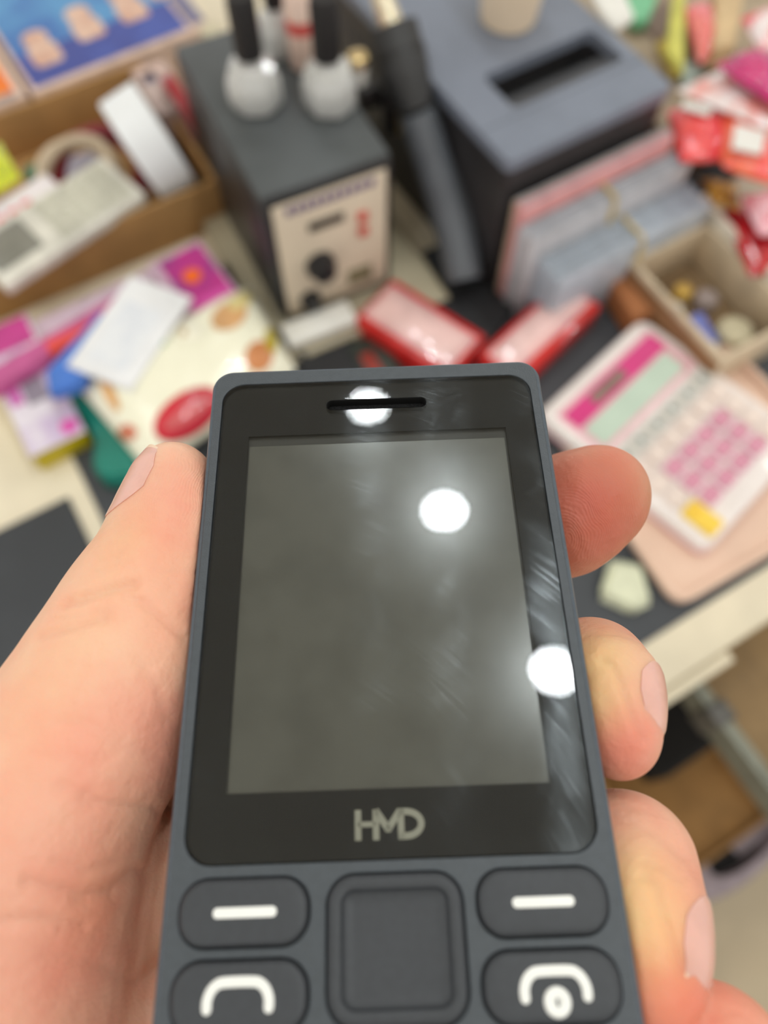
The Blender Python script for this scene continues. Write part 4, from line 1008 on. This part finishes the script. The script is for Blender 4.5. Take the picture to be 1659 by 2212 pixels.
# printed cartons behind the tray
hbx = .050
e, w = edge_root('printed_carton', 'large blue carton printed with four beige figures, top left corner', 'carton', (72, 205), (452, 55), hbx, 0)
M_blu = mat('print_blue', (84, 148, 200), .35, nscale=18, rgb2=(60, 112, 180), coat=.3); M_ind = mat('print_indigo', (58, 72, 150), .35, nscale=25, rgb2=(66, 86, 168), coat=.3)
box('carton_body', (0, w, 0, .20, 0, hbx), mat('carton_border', (224, 196, 180), .5), e, .001)
box('sky_print', (.004, w-.004, .058, .198, hbx-.0005, hbx+.0004), M_blu, e, 0); box('indigo_print', (.004, w-.020, .008, .058, hbx-.0005, hbx+.0005), M_ind, e, 0)
M_skinp = mat('print_beige', (222, 188, 168), .4, nscale=60, rgb2=(206, 160, 140))
for k, (xc, yc) in enumerate(((.032, .065), (.083, .078), (.132, .080), (.172, .098))):
    fg_ = rr_solid('figure_print', xc-.0145, xc+.0145, yc-.034, yc-.001, .006, [(0, hbx+.0004), (0, hbx+.0009)], M_skinp, e)
    rr_solid('face_print', xc-.0125, xc+.0125, yc-.004, yc+.022, .011, [(0, hbx+.0004), (0, hbx+.0010)], M_skinp, fg_)
box('grey_flap', (w-.016, w+.0003, .01, .198, hbx-.0005, hbx+.0007), mat('flap_lilac', (126, 122, 150), .5), e, 0)
e, w = edge_root('printed_carton', 'orange printed carton at the left edge beside the large blue one', 'carton', (-90, 262), (62, 203), hbx, 0)
box('carton_body', (0, w-.002, 0, .20, 0, hbx), mat('carton_border', (224, 196, 180), .5), e, .001)
box('orange_print', (.002, w-.010, .012, .19, hbx-.0005, hbx+.0006), mat('print_orange', (236, 120, 40), .35, nscale=20, rgb2=(240, 170, 20)), e, 0)
box('grey_print', (.002, w-.010, .003, .010, hbx-.0005, hbx+.0006), mat('print_grey2', (150, 140, 140), .5), e, 0)
e, w = edge_root('small_carton', 'pale pinkish grey carton between the cardboard tray and the station', 'carton', (345, 250), (418, 222), .06, 0)
box('carton_body', (0, w, 0, .07, 0, .06), mat('carton_pinkgrey', (190, 170, 164), .5), e, .001)
box('dark_print', (.006, .018, .045, .060, .0597, .0604), mat('print_slate', (110, 104, 128), .5), e, 0)
box('pale_band', (.002, w-.002, .052, .068, .0597, .0604), mat('print_pale', (216, 186, 176), .5), e, 0)
cap('cream_bottle', 455, 62, .0, .012, .09, mat('bottle_cream', (214, 204, 176), .4), 'slim cream bottle behind the left corner of the station', 'bottle')
meta(box('back_display', (-.06, .10, .86, .88, 0, .10), mat('dusky_brown', (140, 120, 108), .7), None), 'dusky brown display card behind the bottles', 'display card')
o = bpy.data.objects['back_display']; o.location = (W(800, 30, 0).x, W(800, 30, 0).y-.86+.05, TABLE)

# packs, middle left
M_mag = mat('pack_magenta', (190, 60, 140), .3, coat=.5)
e, w, L_ = lean('magenta_carton', 'magenta carton with an orange dot in front of the cardboard tray', 'carton', [(322, 572), (432, 515), (520, 640), (400, 700)], [.045]*4, .028, M_mag)
box('carton_body', (-w/2, w/2, -L_/2, L_/2, 0, .028), mat('carton_lilac', (206, 172, 194), .35, coat=.3), e, .001)
box('magenta_print', (-w/2+.003, w/2-.009, -L_/2+.004, L_/2-.004, .0275, .0285), mat('print_magenta', (188, 44, 134), .3, rgb2=(150, 50, 130), nscale=40), e, 0)
rr_solid('orange_dot', -.009, .007, -.012, .004, .0079, [(0, .028), (0, .0292)], mat('dot_orange', (246, 104, 4), .4, noise=0), e)
box('pink_band', (-w/2+.003, w/2-.009, L_/2-.016, L_/2-.004, .0284, .0288), mat('band_pink', (216, 76, 166), .35), e, 0)
flat('pale_sleeve', [(-40, 745), (325, 575), (345, 615), (-30, 800)], .020, .015, (216, 192, 208), 'pale lilac sleeve lying along the front of the cardboard tray', 'sleeve', coat=.4)
# purple and lilac carton with yellow side
e, w = edge_root('lilac_carton', 'pink and lilac printed carton with a yellow side at the left', 'carton', (66, 988), (184, 932), .024, 0)
M_lil = mat('print_lilac', (206, 186, 216), .3, nscale=35, rgb2=(232, 224, 234), coat=.4)
box('carton_body', (0, w, 0, .135, 0, .024), mat('carton_yellow', (202, 180, 8), .4), e, .001)
box('lilac_print', (-.0002, w+.0002, 0, .135, .0235, .0245), M_lil, e, 0)
box('pink_band', (.002, w-.002, .105, .135, .0243, .0249), mat('band_pink2', (206, 70, 150), .35), e, 0)
box('pink_spot', (.004, .014, .05, .085, .0243, .0249), mat('band_pink3', (210, 110, 184), .35), e, 0)
rr_solid('pink_spot', w-.016, w-.002, .004, .018, .006, [(0, .0243), (0, .0250)], mat('band_pink4', (222, 92, 176), .35), e)
box('grey_stripe', (.016, .034, .045, .10, .0243, .0249), mat('stripe_grey', (150, 140, 156), .35), e, 0)
e = flat('red_box', [(92, 738), (235, 672), (260, 660), (240, 690), (112, 765)], .045, .01, (230, 78, 72), 'thin coral red packet between the blue and pink packs', 'packet')
e = flat('pink_sleeve', [(-30, 800), (240, 640), (300, 600), (250, 680), (60, 800), (-20, 850)], .036, .012, (200, 90, 150), 'long pink sleeve lying under the red packet and the white leaflet', 'sleeve', coat=.4)
flat('blue_packet', [(98, 800), (215, 672), (255, 700), (175, 830), (105, 850)], .056, .012, (72, 122, 208), 'cobalt blue packet tucked under the white leaflet', 'packet')
e, w, L_ = lean('white_leaflet', 'folded white leaflet lying over the blue packet', 'leaflet', [(160, 778), (288, 572), (408, 660), (262, 850)], [.060, .060, .060, .060], .004, M_white)
box('sheet', (-w/2, w/2, -L_/2, L_/2, 0, .002), mat('paper_white', (236, 236, 238), .5, noise=.02), e, .0003); box('sheet', (-w/2+.001, w/2-.002, -L_/2+.002, L_/2, .002, .004), mat('paper_white', (236, 236, 238), .5), e, .0003)
box('grey_print', (-w*.25, w*.38, -L_*.30, L_*.28, .004, .0043), mat('print_mist', (222, 225, 232), .5, nscale=60, rgb2=(230, 232, 236)), e, 0)
# wet wipes
M_wipe = mat('wipes_film', (246, 243, 220), .25, coat=.6, bump=.35, bscale=80, noise=.01)
hw_ = .032
wp = puffy('wipes_pack', [(172, 842), (540, 618), (640, 800), (320, 1020)], hw_, .05, M_wipe, 'cream wet wipes pack with red oval label and green lettering', 'wipes pack', crinkle=.0015, power=4.0)
def wz(u, v, extra=.0006):
    """height of the wipes pack top under a photo point, found by walking the line of sight"""
    inv = wp.matrix_world.inverted() if False else Matrix.Translation(-wp.location)
    o_ = inv @ CAM; d_ = ray(u, v).normalized()
    okk, loc_, nn_, ix_ = wp.ray_cast(o_, d_)
    return (loc_.z + wp.location.z - TABLE + extra) if okk else hw_
def wpatch(name, P, rgb, par=None, th=.0008, **k):
    return surf_patch(name, wp, P, [wz(u, v) for u, v in P], th, mat(name+'_film_%d_%d_%d' % rgb, rgb, .3, coat=.5, **k))
bpy.context.view_layer.update()
def patch_fan(name, cx, cy, ax, ay, ang, rgb, lift=.0006, **k):
    bm = bmesh.new(); inv = Matrix.Translation(-wp.location)
    n = 28; rings = []
    for f in (0.001, .35, .7, 1.0):
        rings.append([inv @ W(u, v, wz(u, v, lift)) for u, v in oval(cx, cy, ax*f, ay*f, ang, n)])
    R = [[bm.verts.new(p) for p in r] for r in rings]
    for a, b in zip(R[:-1], R[1:]):
        for i in range(n): bm.faces.new((a[i], a[(i+1) % n], b[(i+1) % n], b[i]))
    bm.faces.new(R[0])
    ext = bmesh.ops.extrude_face_region(bm, geom=list(bm.faces))
    for v in [g for g in ext['geom'] if isinstance(g, bmesh.types.BMVert)]: v.co.z += .0006
    return from_bm(name, bm, mat(name+'_fan_%d_%d_%d' % rgb, rgb, .3, coat=.5, **k), wp)
lb = patch_fan('resealable_label', 405, 895, 82, 46, -34, (206, 14, 46), .001); lb['label'] = 'red oval resealable label'
patch_fan('label_band', 405, 892, 60, 17, -34, (206, 84, 88), .0018)
patch_fan('flower_print', 410, 715, 30, 26, 0, (250, 246, 226), .0007); patch_fan('flower_heart', 396, 718, 7, 8, 0, (190, 160, 110), .0014)
patch_fan('fruit_print', 495, 682, 42, 28, -30, (224, 172, 118), .0006); patch_fan('fruit_print', 520, 650, 30, 16, -30, (232, 214, 150), .0010)
patch_fan('fruit_print', 560, 770, 30, 34, 20, (216, 140, 84), .0007); patch_fan('leaf_print', 586, 735, 13, 26, -10, (196, 176, 50), .0010)
patch_fan('edge_print', 236, 850, 12, 44, -28, (226, 170, 104), .0006); patch_fan('fruit_print', 275, 935, 20, 18, 0, (214, 122, 92), .0007)
bm = bmesh.new(); inv = Matrix.Translation(-wp.location); prv = []
for i in range(60):
    t = i/59; u = 245+115*t; v = 795-62*t + 9*math.sin(i*.95); prv.append(inv @ W(u, v, wz(u, v, .0012)))
bm_tube(bm, prv, .0011, 6); from_bm('green_lettering', bm, mat('letter_green', (110, 168, 130), .4, noise=0), wp)['label'] = 'green script lettering'
# teal scraper / wrapper
M_teal = mat('teal_plastic', (12, 112, 96), .35, coat=.3, nscale=30, rgb2=(16, 128, 112))
prism_world('teal_bag', [(138, 868), (165, 832), (200, 838), (215, 885), (245, 905), (285, 945), (312, 985), (310, 1025), (215, 1035), (195, 1000), (205, 950), (180, 905)], .024, .02, M_teal, 'crumpled teal green bag under the wipes pack', 'bag', bev=.003, r=.006)

# ------------------------------------------------------------------ below the counter edge (right)
dl = empty('open_drawer', (ct.location.x, ct.location.y, TABLE), YAW, 'pulled out drawer with grey metal side rails below the counter edge', 'drawer')
rp0 = counter_local(W(1487, 1470, -.10)); rp1 = counter_local(W(1659, 1740, -.10))
xr = rp0[0]
M_rail = mat('rail_grey', (128, 130, 118), .35, metal=.3)
box('side_rail', (xr, xr+.008, -.22, .05, -.14, -.10), M_rail, dl, .001); box('side_rail', (xr+.006, xr+.0135, -.22, .05, -.1395, -.106), mat('rail_light', (150, 150, 134), .4), dl, .001)
rb_ = box('rail_bracket', (xr-.003, xr+.016, -.085, -.065, -.142, -.098), mat('rail_dark', (98, 96, 92), .4, metal=.3), dl, .002)
box('drawer_bottom', (xr+.0135, xr+.40, -.22, .05, -.145, -.14), mat('drawer_tan', (160, 130, 88), .6), dl, .001)
box('side_rail', (xr+.40, xr+.408, -.22, .05, -.14, -.10), M_rail, dl, .001)
box('drawer_front', (xr-.02, xr+.43, -.235, -.22, -.17, -.05), M_cream, dl, .002)
fr_ = empty('counter_apron', (ct.location.x, ct.location.y, TABLE), YAW, 'cream apron strip under the front edge of the counter', 'panel')
box('apron', (-.5, .055, -.044, -.0345, -.060, -.010), M_cream, fr_, .002)
cbx2 = W(1470, 1625, -.52)
e = open_box('floor_carton', 'brown cardboard box on the floor under the counter', 'box', -.12, .045, -.06, .10, .22, .005, M_card, (0, 0, 0), YAW)
e.location = (W(1545, 1715, -.53).x, W(1545, 1715, -.53).y, 0)
box('flap', (-.115, .040, -.055, .095, .205, .209), M_cardin, e, .001)
sl = empty('slipper', (W(1612, 1800, -.68).x, W(1612, 1800, -.68).y, 0), math.radians(-48), 'lilac grey slipper with a black opening on the floor', 'slipper')
M_slip = mat('slipper_lilac', (156, 144, 152), .7, bump=.1)
bm = bmesh.new()
def sole(sc): return [(.055*sc*(math.cos(t)*(1+.12*math.sin(t))), .135*sc*math.sin(t)) for t in [2*math.pi*i/36 for i in range(36)]]
loft(bm, [[(x, y, z) for x, y in sole(k)] for k, z in ((.96, 0), (1.0, .006), (1.0, .022), (.97, .03))]); from_bm('sole', bm, M_slip, sl)
bm = bmesh.new()
loft(bm, [[(x, y*.98, z + (.03 if y > 0 else .0)*max(0, y/.135)) for x, y in sole(k)] for k, z in ((.98, .029), (.97, .05), (.86, .066), (.62, .070), (.60, .064), (.70, .034))], False, True); from_bm('upper', bm, M_slip, sl)
bm = bmesh.new(); loft(bm, [[(x, y*.98, z) for x, y in sole(k)] for k, z in ((.60, .035), (.60, .040))]); from_bm('insole', bm, mat('insole_black', (20, 18, 20), .8), sl)
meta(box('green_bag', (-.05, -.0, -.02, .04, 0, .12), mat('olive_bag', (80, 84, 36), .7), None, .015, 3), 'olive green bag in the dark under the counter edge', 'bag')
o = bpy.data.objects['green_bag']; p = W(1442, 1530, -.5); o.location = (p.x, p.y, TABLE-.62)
bb_ = meta(box('gap_shade_block', (-.06, .12, -.02, .10, 0, .16), mat('gap_shade_black', (12, 10, 9), .8), None, .01, 3), 'black block added as shade in the gap between the counter and the floor box', 'dark block'); p = W(1500, 1600, -.46); bb_.location = (p.x, p.y, .118); bb_.rotation_euler.z = YAW  # black block added to fill the gap with shade
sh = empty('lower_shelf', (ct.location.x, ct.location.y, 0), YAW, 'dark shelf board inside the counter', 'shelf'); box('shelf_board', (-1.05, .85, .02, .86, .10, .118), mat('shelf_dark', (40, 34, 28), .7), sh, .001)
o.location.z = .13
o.location += Vector((-math.sin(YAW), math.cos(YAW), 0))*.0
